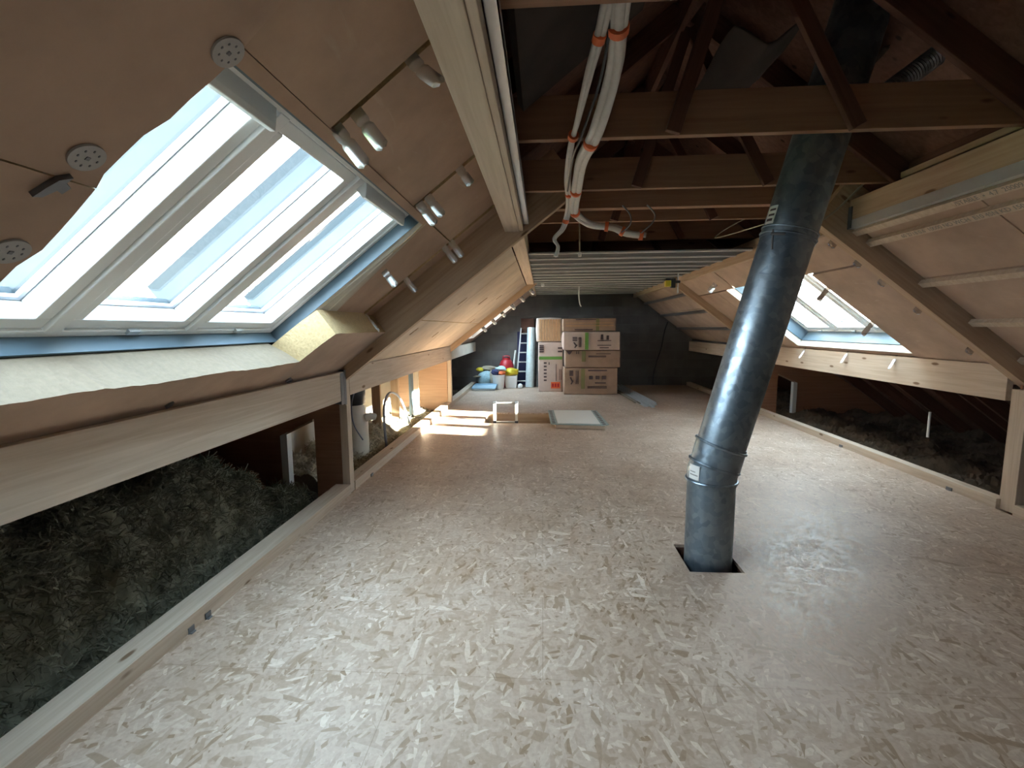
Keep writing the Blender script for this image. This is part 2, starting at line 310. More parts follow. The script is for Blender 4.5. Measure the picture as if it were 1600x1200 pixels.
def beam(name, mat, p0, p1, wdir, w, h, parent=None, bevel=0.003):
    """timber from p0 to p1 (centre line), w along wdir, h across; grain along local X"""
    p0 = Vector(p0); p1 = Vector(p1); x = (p1 - p0); L = x.length; x.normalize()
    y = Vector(wdir); y = (y - x * y.dot(x)).normalized(); z = x.cross(y)
    m = MB(); m.box(0, L, -w / 2, w / 2, -h / 2, h / 2)
    R = Matrix((x, y, z)).transposed().to_4x4(); R.translation = p0
    return m.build(name, mat, parent, rot=R, bevel=bevel)
def jag(y0, y1, a, amp, n, f=None):
    out = []
    for i in range(n + 1):
        t = i / n; out.append((y0 + (y1 - y0) * t, a + random.uniform(-amp, amp)))
    return out

ORD = 'first second third fourth fifth sixth seventh eighth ninth tenth eleventh twelfth thirteenth fourteenth fifteenth last'.split()
# ------------------------------------------------------------------ roof slope frames
S = 0.765; TH = math.atan(S); CT, ST = math.cos(TH), math.sin(TH)
BL = (-1.755, 1.052); BR = (3.735, 1.062)
def L_(y, a, o): return (BL[0] + a * CT - o * ST, y, BL[1] + a * ST + o * CT)
def R_(y, a, o): return (BR[0] - a * CT + o * ST, y, BR[1] + a * ST + o * CT)
SIDE = {'L': L_, 'R': R_}
def sboard(name, side, y0, y1, a0, a1, o0, o1, mat, parent=None, bevel=0, outline=None):
    fn = SIDE[side]; c = fn((y0 + y1) / 2, (a0 + a1) / 2, (o0 + o1) / 2)
    ol = outline or [(y0, a0), (y1, a0), (y1, a1), (y0, a1)]
    m = MB(); n = len(ol)
    m.add([fn(u, v, o0) for u, v in ol] + [fn(u, v, o1) for u, v in ol], [tuple(range(n - 1, -1, -1)), tuple(range(n, 2 * n))])
    if isinstance(mat, (tuple, list)): m.cur = 1
    m.add([fn(u, v, o0) for u, v in ol] + [fn(u, v, o1) for u, v in ol], [(i, (i + 1) % n, (i + 1) % n + n, i + n) for i in range(n)])
    m2 = MB(); m2.v = [fn(u, v, o0) for u, v in ol] + [fn(u, v, o1) for u, v in ol]
    m2.f = [tuple(range(n - 1, -1, -1)), tuple(range(n, 2 * n))] + [(i, (i + 1) % n, (i + 1) % n + n, i + n) for i in range(n)]
    m2.mi = [0, 0] + [1 if isinstance(mat, (tuple, list)) else 0] * n
    return m2.build(name, mat, parent, origin=c, bevel=bevel)
def sfield(name, side, holes, y0, y1, a0, a1, o0, o1, mat):
    """sloping sheet with rectangular holes"""
    fn = SIDE[side]
    ys = sorted({y0, y1} | {h[0] for h in holes} | {h[1] for h in holes}); As = sorted({a0, a1} | {h[2] for h in holes} | {h[3] for h in holes})
    m = MB()
    for i in range(len(ys) - 1):
        for j in range(len(As) - 1):
            cy, ca = (ys[i] + ys[i + 1]) / 2, (As[j] + As[j + 1]) / 2
            if any(h[0] < cy < h[1] and h[2] < ca < h[3] for h in holes): continue
            m.prism([(ys[i], As[j]), (ys[i + 1], As[j]), (ys[i + 1], As[j + 1]), (ys[i], As[j + 1])], fn, o0, o1)
    return m.build(name, mat)

Y_BACK, Y_FRONT = 12.4, -4.2
LW = (0.93, 3.14, 0.18, 1.44)      # left window opening y0,y1,a0,a1
RW = (5.05, 7.16, 0.13, 1.42)
LW_ADDED_BEHIND = (-3.0, -1.2, 0.18, 1.44)     # unseen window added behind the photographer for more daylight
LW_ADDED_FAR = (9.75, 11.7, 0.18, 1.44)     # hidden window assumed beyond the far left rafter, added to light the packs
DECK = 0.50
RIDGE_A_L = (1.0 - BL[0] + DECK * ST) / CT
RIDGE_A_R = (BR[0] - 1.0 + DECK * ST) / CT

# ------------------------------------------------------------------ setting: floor, roof, gables
def floor():
    xs = [-1.757, -0.96, 0.30, 0.905, 1.235, 3.70]; ys = [Y_FRONT, 2.825, 3.20, 7.36, 8.28, Y_BACK]
    holes = [(0.905, 1.235, 2.825, 3.20), (-0.96, 0.30, 7.36, 8.28)]
    m = MB(); t = 0.022
    for i in range(len(xs) - 1):
        for j in range(len(ys) - 1):
            cx, cy = (xs[i] + xs[i + 1]) / 2, (ys[j] + ys[j + 1]) / 2
            if any(h[0] < cx < h[1] and h[2] < cy < h[3] for h in holes): continue
            m.box(xs[i], xs[i + 1], ys[j], ys[j + 1], -t, 0)
    struct(m.build('floor', 'osb'))
floor()
# storey below, seen down the two openings
m = MB(); m.box(-4.3, 6.3, Y_FRONT, Y_BACK, -2.6, -2.5); struct(m.build('floor_lower', plain('dim_lower_floor', (0.12, 0.10, 0.09), 0.8)))
m = MB(); m.box(-4.3, -4.2, Y_FRONT, Y_BACK, -2.5, 0.5); m.box(6.2, 6.3, Y_FRONT, Y_BACK, -2.5, 0.5); struct(m.build('wall_eaves', 'felt'))
m = MB()
for x0, x1 in ((-4.2, -1.757), (3.70, 6.2)): m.box(x0, x1, Y_FRONT, Y_BACK, -0.22, -0.20)
struct(m.build('floor_eaves', plain('old_ceiling_backing', (0.10, 0.07, 0.05), 0.9)))
struct(sfield('ceiling_left_slope', 'L', [LW, LW_ADDED_BEHIND, LW_ADDED_FAR], Y_FRONT, Y_BACK, -2.9, RIDGE_A_L, DECK, DECK + 0.03, 'deck'))
struct(sfield('ceiling_right_slope', 'R', [RW], Y_FRONT, Y_BACK, -2.9, RIDGE_A_R, DECK, DECK + 0.03, 'deck'))
zr = L_(0, RIDGE_A_L, DECK)[2]; m = MB(); m.prism([(.6, zr - .26), (1.0, zr + .03), (1.4, zr - .26), (1.4, zr - .20), (1.0, zr + .12), (.6, zr - .20)], lambda u, v, h: (u, h, v), Y_FRONT, Y_BACK); struct(m.build('ceiling_ridge', 'deck'))
m = MB(); m.box(-4.3, 6.3, Y_BACK, Y_BACK + 0.2, -2.6, 4.4); struct(m.build('wall_back', 'block'))
m = MB(); m.box(-4.3, 6.3, Y_FRONT - 0.2, Y_FRONT, -2.6, 4.4); struct(m.build('wall_front', 'block'))
m = MB(); m.box(-60, 60, -60, 80, -4.2, -4.0); struct(m.build('ground', 'grass'))

# ------------------------------------------------------------------ windows
def window(idx, side, W, splits, flaps, o=0.40, lin_d=0.075):
    y0, y1, a0, a1 = W; fn = SIDE[side]; k = -1 if side == 'R' else 1
    name = 'window_%d' % idx
    def frame_mb(Y0, Y1, A0, A1, t, oo0, oo1):
        m = MB()
        for r in ((Y0, Y1, A0, A0 + t), (Y0, Y1, A1 - t, A1), (Y0, Y0 + t, A0 + t, A1 - t), (Y1 - t, Y1, A0 + t, A1 - t)):
            m.prism([(r[0], r[2]), (r[1], r[2]), (r[1], r[3]), (r[0], r[3])], fn, oo0, oo1)
        return m
    m = frame_mb(y0, y1, a0, a1, 0.035, o, o + 0.14)
    for s in splits: m.prism([(s - .03, a0 + .03), (s + .03, a0 + .03), (s + .03, a1 - .03), (s - .03, a1 - .03)], fn, o - 0.004, o + 0.14)
    root = struct(m.build(name, 'white', origin=fn(y0, a0, o), bevel=0.004))
    lin = frame_mb(y0 - .012, y1 + .012, a0 - .012, a1 + .012, 0.012, o - lin_d, o + .02).build('blue_grey_lining', 'anth', root)
    lin['label'] = 'blue-grey lining strip round the frame'
    edges = [y0 + .035] + [x for s in splits for x in (s - .03, s + .03)] + [y1 - .035]
    for i in range(0, len(edges), 2):
        e0, e1 = edges[i] + .004, edges[i + 1] - .004
        sash = frame_mb(e0, e1, a0 + .039, a1 - .039, 0.055, o + .010, o + .125).build('sash', 'white', root, bevel=0.005)
        frame_mb(e0 + .052, e1 - .052, a0 + .091, a1 - .091, 0.008, o + .09, o + .102).build('glazing_bead', 'steel_dark', sash)
        g = MB(); q = [(e0 + .053, a0 + .092), (e1 - .053, a0 + .092), (e1 - .053, a1 - .092), (e0 + .053, a1 - .092)]
        g.prism(q, fn, o + .105, o + .111); g.build('glass_pane', 'glass', sash)
        cl = frame_mb(e0 + .015, e1 - .015, a0 + .055, a1 - .055, 0.036, o + .125, o + .155)
        for c0 in (e0 + .015, e1 - .051): cl.prism([(c0, a0 + .055), (c0 + .036, a0 + .055), (c0 + .036, a1 - .055), (c0, a1 - .055)], fn, o + .155, o + (.26 if side == 'L' else .17))
        cl.build('outer_cladding', 'clad', sash)
        if i // 2 in flaps:   # ventilation flap bar along the head
            h = MB(); pr = [(0, 0), (.0, -.052), (.014, -.064), (.03, -.05), (.072, -.006), (.072, .0)]
            vs = [fn(yy, a1 - .095 + u, o + .012 + v) for yy in (e0 + .02, e1 - .02) for u, v in pr]
            n = len(pr); h.add(vs, [tuple(range(n)), tuple(range(2 * n - 1, n - 1, -1))] + [(j, (j + 1) % n, (j + 1) % n + n, j + n) for j in range(n)])
            h.build('ventilation_flap', 'white', sash, bevel=0.004)
        else:
            h = MB()
        lt = MB(); yc = (e0 + e1) / 2; lt.prism([(yc - .03, a0 + .02), (yc + .03, a0 + .02), (yc + .03, a0 + .045), (yc - .03, a0 + .045)], fn, o - .012, o + .004); lt.build('latch', 'steel', sash)
    # exterior flashing frame
    frame_mb(y0 - .10, y1 + .10, a0 - .10, a1 + .10, 0.10, o + .10, o + .165).build('flashing', 'anth', root)
    return root
window(1, 'L', LW, (1.665, 2.365), (0, 2))
window(2, 'R', RW, (5.75, 6.46), (), o=0.34, lin_d=0.145)
window(3, 'L', LW_ADDED_BEHIND, (-2.65, -1.9), ())  # added out of view to fill the near room with daylight
window(4, 'L', LW_ADDED_FAR, (10.7,), ())  # assumed opening, added unseen to brighten the far end

# ------------------------------------------------------------------ timber frames at Y = 4.1 and 9.0 (left), 3.95 and 8.4 (right)
def rafter(side, y, a0, a1, dep, lab, mat='pine_warm', wd=0.09):
    fn = SIDE[side]; p0 = fn(y, a0, dep / 2); p1 = fn(y, a1, dep / 2)
    o = beam('rafter', mat, p0, p1, (0, 1, 0), wd, dep); tag(o, lab, 'rafter'); return o
rafter('L', 4.145, -0.05, 2.62, 0.40, 'deep new pine rafter on the left, rising from the near left post')
rafter('L', 9.03, -0.05, 2.25, 0.30, 'far left pine rafter in front of the stack of packs, metal straps hanging behind it')
rafter('R', 3.985, -0.16, 2.05, 0.40, 'long new pine rafter sloping down to the post at the right edge')
rafter('R', 8.45, -0.05, 1.95, 0.30, 'far right pine rafter whose lower half is hidden behind the flue pipe')
def post(x, y, z1, lab, wx=0.07, wy=0.09, mat='pine', z0=0.0):
    o = beam('post', mat, (x, y, z0), (x, y, z1), (0, 1, 0), wy, wx); tag(o, lab, 'post'); return o
post(-1.80, 4.16, 1.06, 'pale upright pine post on the left, under the foot of the near rafter')
post(-1.795, 9.02, 1.04, 'thin pine post at the far left beside the sunlit floor')
post(3.775, 3.93, 0.985, 'pale upright pine post at the right edge of the picture', wx=0.08, wy=0.13)
post(3.745, 8.42, 0.95, 'short pine post just right of the flue at the right knee wall')
post(-1.795, 0.05, 1.0, 'pine post of the left knee wall beside the photographer'); post(3.775, -0.4, 1.0, 'pine post of the right knee wall beside the photographer')
def knee(x, y0, y1, z0, z1, lab, wd=0.05, mat='pine'):
    o = beam('knee_beam', mat, (x, y0, (z0 + z1) / 2), (x, y1, (z0 + z1) / 2), (1, 0, 0), wd, z1 - z0); tag(o, lab, 'beam'); return o
knee(-1.785, Y_FRONT + .01, 4.10, 0.872, 1.125, 'wide knotty pine knee-wall beam at the left edge, below the big roof window')
knee(-1.785, 4.19, 8.98, 0.90, 1.16, 'bright pine knee-wall beam between the two left posts')
knee(-1.785, 9.07, Y_BACK, 0.90, 1.14, 'last short knee-wall beam at the far left, meeting the block wall', mat='cream')
knee(3.755, 4.035, 8.40, 0.885, 1.17, 'long pine knee-wall beam under the right roof window')
knee(3.755, 8.50, Y_BACK, 0.885, 1.13, 'dim far pine knee-wall beam left of the flue, reaching the block wall')
knee(3.755, Y_FRONT + .01, 3.90, 0.885, 1.17, 'pine knee-wall beam on the right, nearest the photographer')
def plate(x0, x1, y0, y1, lab):
    o = beam('sole_plate', 'pine', ((x0 + x1) / 2, y0, 0.03), ((x0 + x1) / 2, y1, 0.03), (1, 0, 0), x1 - x0, 0.11); tag(o, lab, 'timber plate'); return o
plate(-1.90, -1.757, Y_FRONT, 4.11, 'pine sole plate along the left floor edge, nearest the photographer')
plate(-1.89, -1.757, 4.21, 8.97, 'pine sole plate on the left between the two posts, ending in the sunlight')
plate(-1.89, -1.757, 9.07, Y_BACK, 'grey sole plate at the far left end of the floor')
plate(3.70, 3.80, 3.98, 8.37, 'pine sole plate along the right floor edge')
plate(3.70, 3.80, 8.47, Y_BACK, 'pine sole plate at the far right end of the floor')
plate(3.70, 3.80, Y_FRONT, 3.84, 'pine sole plate on the right, nearest the photographer')
# plywood gussets running out into the eaves, each with an opening and a white strip
def gusset(side, y, lab, opening=True):
    s = -1 if side == 'L' else 1; x0 = -1.84 if side == 'L' else 3.79
    def fn(u, z, h): return (x0 + s * u, y + h, z)
    t = thing('plywood_gusset', lab, 'plywood panel', (x0, y, -0.1))
    ol = [(0, -0.10), (0.28, -0.10), (0.28, 0.655), (0.56, 0.52), (0.56, -0.12), (0.66, -0.12), (1.35, -0.12), (1.35, 0.30), (0.80, 0.74), (0.40, 1.04), (0, 1.04)]
    m = MB()
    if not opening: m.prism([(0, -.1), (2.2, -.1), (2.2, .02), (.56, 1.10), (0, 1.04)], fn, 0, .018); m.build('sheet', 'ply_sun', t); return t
    for q in ([(0, -.1), (.28, -.1), (.28, .655), (.28, 1.03), (0, 1.03)], [(.28, .655), (.56, .52), (.56, .88), (.28, 1.03)], [(.56, -.12), (2.2, -.12), (2.2, .02), (.56, 1.10)]):
        m.prism(q, fn, 0, 0.018)
    m.build('sheet', 'ply', t)
    m = MB(); m.prism([(.535, -.1), (.60, -.1), (.60, .52), (.535, .55)], fn, -0.03, 0.05); e = m.build('edge_strip', 'pvc', t); e['label'] = 'white upright strip'
    m = MB(); m.prism([(.28, .655), (.56, .52), (.56, .535), (.28, .675)], fn, -0.03, 0.05); m.build('head_strip', 'pine_warm', t)
    return t
gusset('L', 4.20, 'red-brown plywood panel behind the near left post, with a cut-out showing grey wool')
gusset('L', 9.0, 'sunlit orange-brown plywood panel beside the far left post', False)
gusset('R', 8.45, 'brown plywood panel right of the flue, with a cut-out and white upright strip')
gusset('R', 3.97, 'brown plywood panel behind the post at the right edge')

# purlins
beam0 = lambda n, x0, x1, z0, z1, y0, y1, mat, lab, cat='beam', par=None: tag(beam(n, mat, ((x0 + x1) / 2, y0, (z0 + z1) / 2), ((x0 + x1) / 2, y1, (z0 + z1) / 2), (1, 0, 0), x1 - x0, z1 - z0, par), lab, cat)
p = beam0('purlin', -0.317, -0.195, 2.30, 2.56, Y_FRONT, 4.095, 'pine', 'big pale pine purlin overhead, left of the white conduits, butting the near left rafter')
q = beam('side_plank', 'pine', (-0.179, Y_FRONT, 2.435), (-0.179, 4.09, 2.435), (1, 0, 0), 0.03, 0.26, p); 
m = MB(); m.box(-.162, -.118, Y_FRONT, 4.09, 2.36, 2.366); m.box(-.162, -.158, Y_FRONT, 4.09, 2.36, 2.47); m.box(-.122, -.118, Y_FRONT, 4.09, 2.36, 2.40); m.build('metal_channel', 'steel', p)
beam0('purlin', -0.30, -0.165, 2.30, 2.5, 4.19, 8.98, 'pine', 'short-looking pine purlin between the two left rafters, beside the metal ceiling')
beam0('purlin', -0.30, -0.165, 2.30, 2.5, 9.08, Y_BACK, 'pine', 'far stub of pine purlin behind the far left rafter')
beam0('purlin', 2.36, 2.42, 2.265, 2.455, Y_FRONT, 3.97, 'pine_warm', 'tawny pine purlin at upper right above the printed battens')
beam0('purlin', 2.30, 2.36, 2.24, 2.44, 4.07, 8.40, 'pine_warm', 'pine purlin above the right roof window, running behind the flue')
beam0('purlin', 2.30, 2.36, 2.24, 2.44, 8.5, Y_BACK, 'pine_warm', 'far pine purlin at the end of the metal ceiling on the right')
m = MB(); m.box(2.385, 2.43, Y_FRONT, 3.96, 2.235, 2.24); m.box(2.425, 2.43, Y_FRONT, 3.96, 2.20, 2.24); m.box(2.356, 2.36, Y_FRONT, 3.96, 2.24, 2.30); m.box(2.356, 2.40, Y_FRONT, 3.96, 2.236, 2.24)
tag(m.build('metal_angle', 'steel', origin=(2.4, 0, 2.24)), 'grey metal edge strip under the tawny purlin at upper right', 'metal strip')
for side, y, x in (('L', 4.085, 0),):
    pass
# joist hanger and nail plates on the frames
m = MB(); m.box(-1.757, -1.754, 3.99, 4.098, 0.84, 1.12); m.box(-1.865, -1.752, 4.093, 4.10, 0.83, 1.14); m.box(-1.757, -1.752, 4.06, 4.10, 0.83, 1.14); m.box(-1.865, -1.757, 4.04, 4.10, 0.862, 0.869)
tag(m.build('joist_hanger', 'steel_dark'), 'dark steel hanger holding the left knee beam at the near post', 'hanger')
m = MB(); m.box(2.35, 2.41, 3.935, 3.966, 2.235, 2.24); m.box(2.350, 2.357, 3.90, 3.966, 2.24, 2.40)
tag(m.build('joist_hanger', 'steel_dark'), 'dark steel hanger where the tawny purlin meets the right rafter', 'hanger')

# ------------------------------------------------------------------ collar ties and old trusses
TIES = [1.60, 2.70, 3.66, 4.235, 4.74, 5.76, 6.80]
tie_txt = ['topmost pine ceiling tie, cut by the upper edge of the picture', 'nearest full pine ceiling tie, crossing in front of the flue', 'second full pine ceiling tie, behind the nearest one',
           'thick pine ceiling tie that the near rafter runs up to', 'fourth pine ceiling tie, behind the thick one', 'fifth pine ceiling tie, just before the metal ceiling', 'last pine ceiling tie, right above the edge of the metal ceiling']
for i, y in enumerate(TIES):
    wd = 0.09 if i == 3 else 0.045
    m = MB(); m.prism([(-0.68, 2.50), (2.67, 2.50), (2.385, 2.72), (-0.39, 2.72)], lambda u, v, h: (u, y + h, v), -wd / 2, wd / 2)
    tag(m.build('collar_tie', 'pine_tie_shaded', origin=(-0.3, y, 2.61), bevel=.003), tie_txt[i], 'ceiling tie')
def truss(y, lab, cutl=0):
    t = thing('roof_truss', lab, 'roof truss', (1.0, y, 2.5))
    for sd, ra in (('L', RIDGE_A_L), ('R', RIDGE_A_R)):
        fn = SIDE[sd]
        for (a0, a1) in ((-2.4, -0.1), (1.5, ra - 0.13)) :
            o_c = DECK - 0.078
            beam('rafter', 'old', fn(y, a0, o_c), fn(y, a1, o_c), (0, 1, 0), 0.04, 0.15, t)
    yy = y
    for (xa, xb, zb) in ((0.675, 1.0, 3.55), (1.60, 1.02, 3.55)):
        beam('web', 'old', (xa, yy, 2.505), (xb, yy, zb), (0, 1, 0), 0.035, 0.075, t)
    return t
tr_txt = ['nearest old dark roof truss at the very top of the picture', 'old dark roof truss on the nearest full ceiling tie', 'old dark roof truss on the second full ceiling tie',
          'old dark roof truss behind the thick ceiling tie', 'old dark roof truss behind the fourth tie, partly hidden', 'old dark roof truss before the metal ceiling']
for i, y in enumerate([1.555, 2.655, 3.615, 4.70, 5.72, 6.76]): truss(y, tr_txt[i])
for i, (y0, y1) in enumerate(((0.2, 1.5),)): pass
# tabs of timber under ties where webs are nailed
m = MB()
tag(beam('roof_batten', 'old', (0.95, Y_FRONT, 3.62), (0.95, Y_BACK, 3.62), (1, 0, 0), 0.04, 0.2), 'dark ridge board running overhead along the peak of the roof', 'ridge board')
# grey felt hanging between trusses
m = MB(); m.prism([(2.02 + 0.0, 0.0)] and [(-0.10, 2.62), (0.50, 3.08), (0.47, 3.12), (-0.13, 2.66)], lambda u, v, h: (u, h, v), 1.64, 2.62)
tag(m.build('roofing_felt', 'felt', origin=(0, 2.1, 2.7)), 'dusty grey roofing felt between the first two trusses, left of the conduits', 'felt')
def sag(x0, x1, y0, y1, z, d, lab):
    m = MB(); n = 8; vs = []; fs = []
    for i in range(n + 1):
        for j in range(n + 1):
            u, v = i / n, j / n
            vs.append((x0 + (x1 - x0) * u, y0 + (y1 - y0) * v, z - d * math.sin(math.pi * u) * (0.6 + 0.4 * math.sin(math.pi * v)) + 0.02 * math.sin(9 * u + 7 * v)))
    fs = [(i * (n + 1) + j, (i + 1) * (n + 1) + j, (i + 1) * (n + 1) + j + 1, i * (n + 1) + j + 1) for i in range(n) for j in range(n)]
    k = len(vs); vs2 = vs + [(a, b, c + .012) for a, b, c in vs]; fs2 = fs + [tuple(q + k for q in f[::-1]) for f in fs]
    m.add(vs2, fs2); return tag(m.build('roofing_felt', 'felt', origin=(x0, y0, z), smooth=True), lab, 'felt')
sag(1.0, 1.35, 2.75, 3.55, 3.05, 0.12, 'torn flap of grey felt hanging right of centre under the roof peak')
sag(1.66, 1.92, 2.95, 3.5, 3.02, 0.08, 'sagging grey felt pouch beside the silver duct at upper right')
# silver ribbed duct
m = MB(); path = [Vector((1.83, 2.84, 2.73)).lerp(Vector((2.06, 2.80, 2.90)), t / 40) for t in range(41)]
m.tube(path, [0.048 + 0.005 * (k % 2) for k in range(41)], 20)
tag(m.build('flexible_duct', 'duct', origin=(2.0, 3.1, 3.1), smooth=False), 'dark silvery ribbed flexible duct high up at the right, beyond the flue', 'duct')
# sarking blocks right of the duct
tag(beam('roof_noggin', 'old', (2.55, 2.72, 2.60), (2.55, 3.60, 2.60), (1, 0, 0), 0.05, 0.07), 'old brown timber strip above the tawny purlin at upper right', 'timber strip')
tag(beam('roof_noggin', 'pine_warm', (2.50, 2.72, 2.53), (2.50, 3.62, 2.53), (1, 0, 0), 0.05, 0.04), 'warm brown batten lying on top of the tawny purlin', 'timber strip')

# ------------------------------------------------------------------ metal ceiling at the far end
m = MB(); m.box(-0.16, 2.28, 5.44, Y_BACK, 2.335, 2.345); struct(m.build('ceiling_flat', 'sheet'))
ch = None; ys = [5.47 + i * 0.435 for i in range(16)]
for i, y in enumerate(ys):
    if ch is None:
        m = MB(); m.box(-0.16, 2.28, -.022, .022, 2.318, 2.334)
        ch = m.build('ceiling_channel', 'channel', origin=(0, 0, 0)); o = ch
    else: o = ch.copy(); C.objects.link(o)
    o.location = (0, y, 0)
    tag(o, ('nearest grey metal channel, along the front edge of the far flat ceiling' if i == 0 else ORD[i] + ' grey metal channel of the far flat ceiling, counted from its front edge'), 'ceiling channel', 'metal channels of the far flat ceiling')

# ------------------------------------------------------------------ insulation boards on the slopes
I = lambda *a, **k: sboard('insulation_board', *a, **k)
def ib(lab, *a, **k):
    o = I(*a, **k); return tag(o, lab, 'insulation board')
g = 0.006
UO0, UO1 = 0.30, 0.42
# left, upper (recessed) layer above the window and beside it
ib('brown insulation board high on the left, above the near end of the big roof window', 'L', -0.9, 1.715, 1.50, 2.0, UO0, UO1, ('ins', 'foam'))
ib('brown insulation board above the big roof window, between the two pairs of long straps', 'L', 1.76, 2.82, 1.50, 2.0, UO0 + .01, UO1, ('ins', 'foam'))
ib('brown insulation board above the far corner of the big roof window', 'L', 2.835, 3.89, 1.50, 2.0, UO0, UO1, ('ins', 'foam'))
ib('narrow strip of insulation board against the near left rafter', 'L', 3.915, 4.10, 0.52, 2.0, UO0 - .01, UO1, ('ins', 'foam'))
ib('brown insulation board between the big roof window and the near left rafter', 'L', 3.16, 3.90, 0.50, 1.49, UO0, UO1, ('ins', 'foam'),
   outline=[(3.42, 0.45), (3.90, 0.45), (3.90, 1.49), (3.16, 1.49), (3.19, 1.2), (3.30, .8)])
ib('thin orange-brown reveal board along the head of the big roof window', 'L', 0.93, 3.15, 1.452, 1.497, 0.30, 0.395, 'ins')
# reveal linings of the left window
m = MB()
for k in range(1):
    m.hexa([L_(3.145, 0.17, .325), L_(3.18, 0.17, .325), L_(3.42, 0.42, .30), L_(3.28, 0.42, .30), L_(3.145, 1.45, .325), L_(3.16, 1.45, .325), L_(3.18, 1.49, .30), L_(3.165, 1.49, .30)])
tag(m.build('reveal_board', 'cream', origin=L_(3.2, .8, .32)), 'bright cream reveal strip along the far side of the big roof window', 'reveal board')
# lower layer strip under the window, ragged top edge
top = jag(0.99, 3.04, 0.255, 0.006, 34)
m = MB(); nn = 48
for i in range(nn + 1):
    yy = 0.99 + (3.045 - .99) * i / nn; wv = .007 * math.sin(yy * 9) + random.uniform(-.005, .005)
    m.v += [L_(yy, -0.30, .10), L_(yy, .25 + wv, .10), L_(yy, .215 + wv * .6, .20 + wv), L_(yy, .165, .325), L_(yy, -0.30, .325)]
for i in range(nn):
    for j in range(5): m.f.append((i * 5 + j, i * 5 + (j + 1) % 5, (i + 1) * 5 + (j + 1) % 5, (i + 1) * 5 + j)); m.mi.append(1 if j in (1, 2) else 0)
m.f += [(4, 3, 2, 1, 0), tuple(nn * 5 + k for k in range(5))]; m.mi += [1, 1]
tag(m.build('insulation_board', ['ins', 'foam_pale'], origin=L_(2, 0, .2)), 'tan insulation strip right under the big roof window, its ragged bright cut edge facing up', 'insulation board')
ib('tan insulation strip below the near left rafter window corner, square cut orange end', 'L', 3.045, 4.09, -0.30, 0.56, 0.10, 0.30, ('ins_r', 'foam'), outline=[(4.09, -.30), (3.045, -.30)] + jag(3.045, 3.2, .30, .01, 2)[:1] + [(3.06, .45), (3.09, .555)] + jag(3.15, 4.09, 0.56, 0.003, 8))
# near board, closest to the camera, ragged far edge
edge = [(0.985 + random.uniform(-.007, .007) + .012 * math.sin(k * .7), -0.30 + k * 0.06) for k in range(42)]
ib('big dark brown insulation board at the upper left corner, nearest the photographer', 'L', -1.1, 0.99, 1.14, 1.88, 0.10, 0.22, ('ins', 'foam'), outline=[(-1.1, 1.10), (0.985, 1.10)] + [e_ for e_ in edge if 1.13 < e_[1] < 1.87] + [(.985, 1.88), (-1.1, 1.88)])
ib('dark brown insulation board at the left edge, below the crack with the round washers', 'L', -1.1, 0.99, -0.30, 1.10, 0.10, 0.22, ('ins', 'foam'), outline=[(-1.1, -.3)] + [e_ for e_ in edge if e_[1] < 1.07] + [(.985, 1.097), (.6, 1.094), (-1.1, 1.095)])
ib('hidden upper insulation board over the photographer', 'L', -1.1, 0.92, 0.0, 1.45, 0.30, 0.42, 'ins')
ib('insulation board behind the photographer on the left', 'L', Y_FRONT + .01, -3.15, -0.30, 2.1, 0.22, 0.42, 'ins')
# left bay between the two rafters
labs = ['bright insulation board low in the left bay between the rafters, nearest its near rafter', 'bright insulation board low in the left bay between the rafters, nearest the far rafter',
        'insulation board high in the left bay, near the first rafter', 'insulation board high in the left bay, near the far rafter', 'insulation board at the middle of the left bay between the rafters']
for lab, (y0, y1, a0, a1) in zip(labs, ((4.20, 6.55, -0.22, 0.74), (6.56, 8.97, -0.22, 0.74), (4.20, 5.70, 0.75, 1.90), (7.40, 8.97, 0.75, 1.90), (5.71, 7.39, 0.75, 1.90))):
    ib(lab, 'L', y0, y1, a0, a1, 0.10, 0.42, ('ins_lit', 'foam'))
for k, (y, a, ln) in enumerate(((5.0, .50, .10), (5.5, 1.05, .12), (6.7, 1.15, .14), (6.3, .42, .09), (7.6, 1.35, .10), (7.9, .75, .10))):
    m = MB(); m.prism([(y - .012, a), (y + .01, a + .01), (y + .02, a + ln), (y + .004, a + ln + .02), (y - .008, a + ln * .6)], L_, .094, .10)
    tag(m.build('board_cut', 'pine_warm', origin=L_(y, a, .1)), ORD[k] + ' short dark cut in the bright boards of the left bay, from near to far', 'cut mark', 'cuts in the bright left boards')
# behind the far left rafter
ib('insulation board behind the far left rafter', 'L', 9.09, 9.73, -0.25, 2.1, 0.14, 0.42, 'ins_r')
ib('insulation board at the left end of the block wall', 'L', 11.72, Y_BACK - .01, -0.25, 2.1, 0.14, 0.42, 'ins_r')
ib('low insulation strip behind the far left rafter', 'L', 9.74, 11.71, -0.25, 0.16, 0.14, 0.42, 'ins_r')
ib('high insulation strip behind the far left rafter', 'L', 9.74, 11.71, 1.46, 2.1, 0.14, 0.42, 'ins_r')
# right, near bay
for lab, (y0, y1, a0, a1) in zip(['pinkish insulation board at the right edge between the top and second batten rows', 'pinkish insulation board at upper right next to the rafter',
                                  'pinkish insulation board at the right edge low down', 'insulation board on the right beside the photographer', 'insulation board at the far right over the photographer'],
        ((2.95, 3.90, -0.30, 1.12), (2.95, 3.90, 1.13, 1.80), (1.1, 2.94, -0.30, 1.12), (-1.1, 1.09, -0.3, 1.80), (1.1, 2.94, 1.13, 1.80))):
    ib(lab, 'R', y0, y1, a0, a1, 0.135, 0.42, 'ins_r')
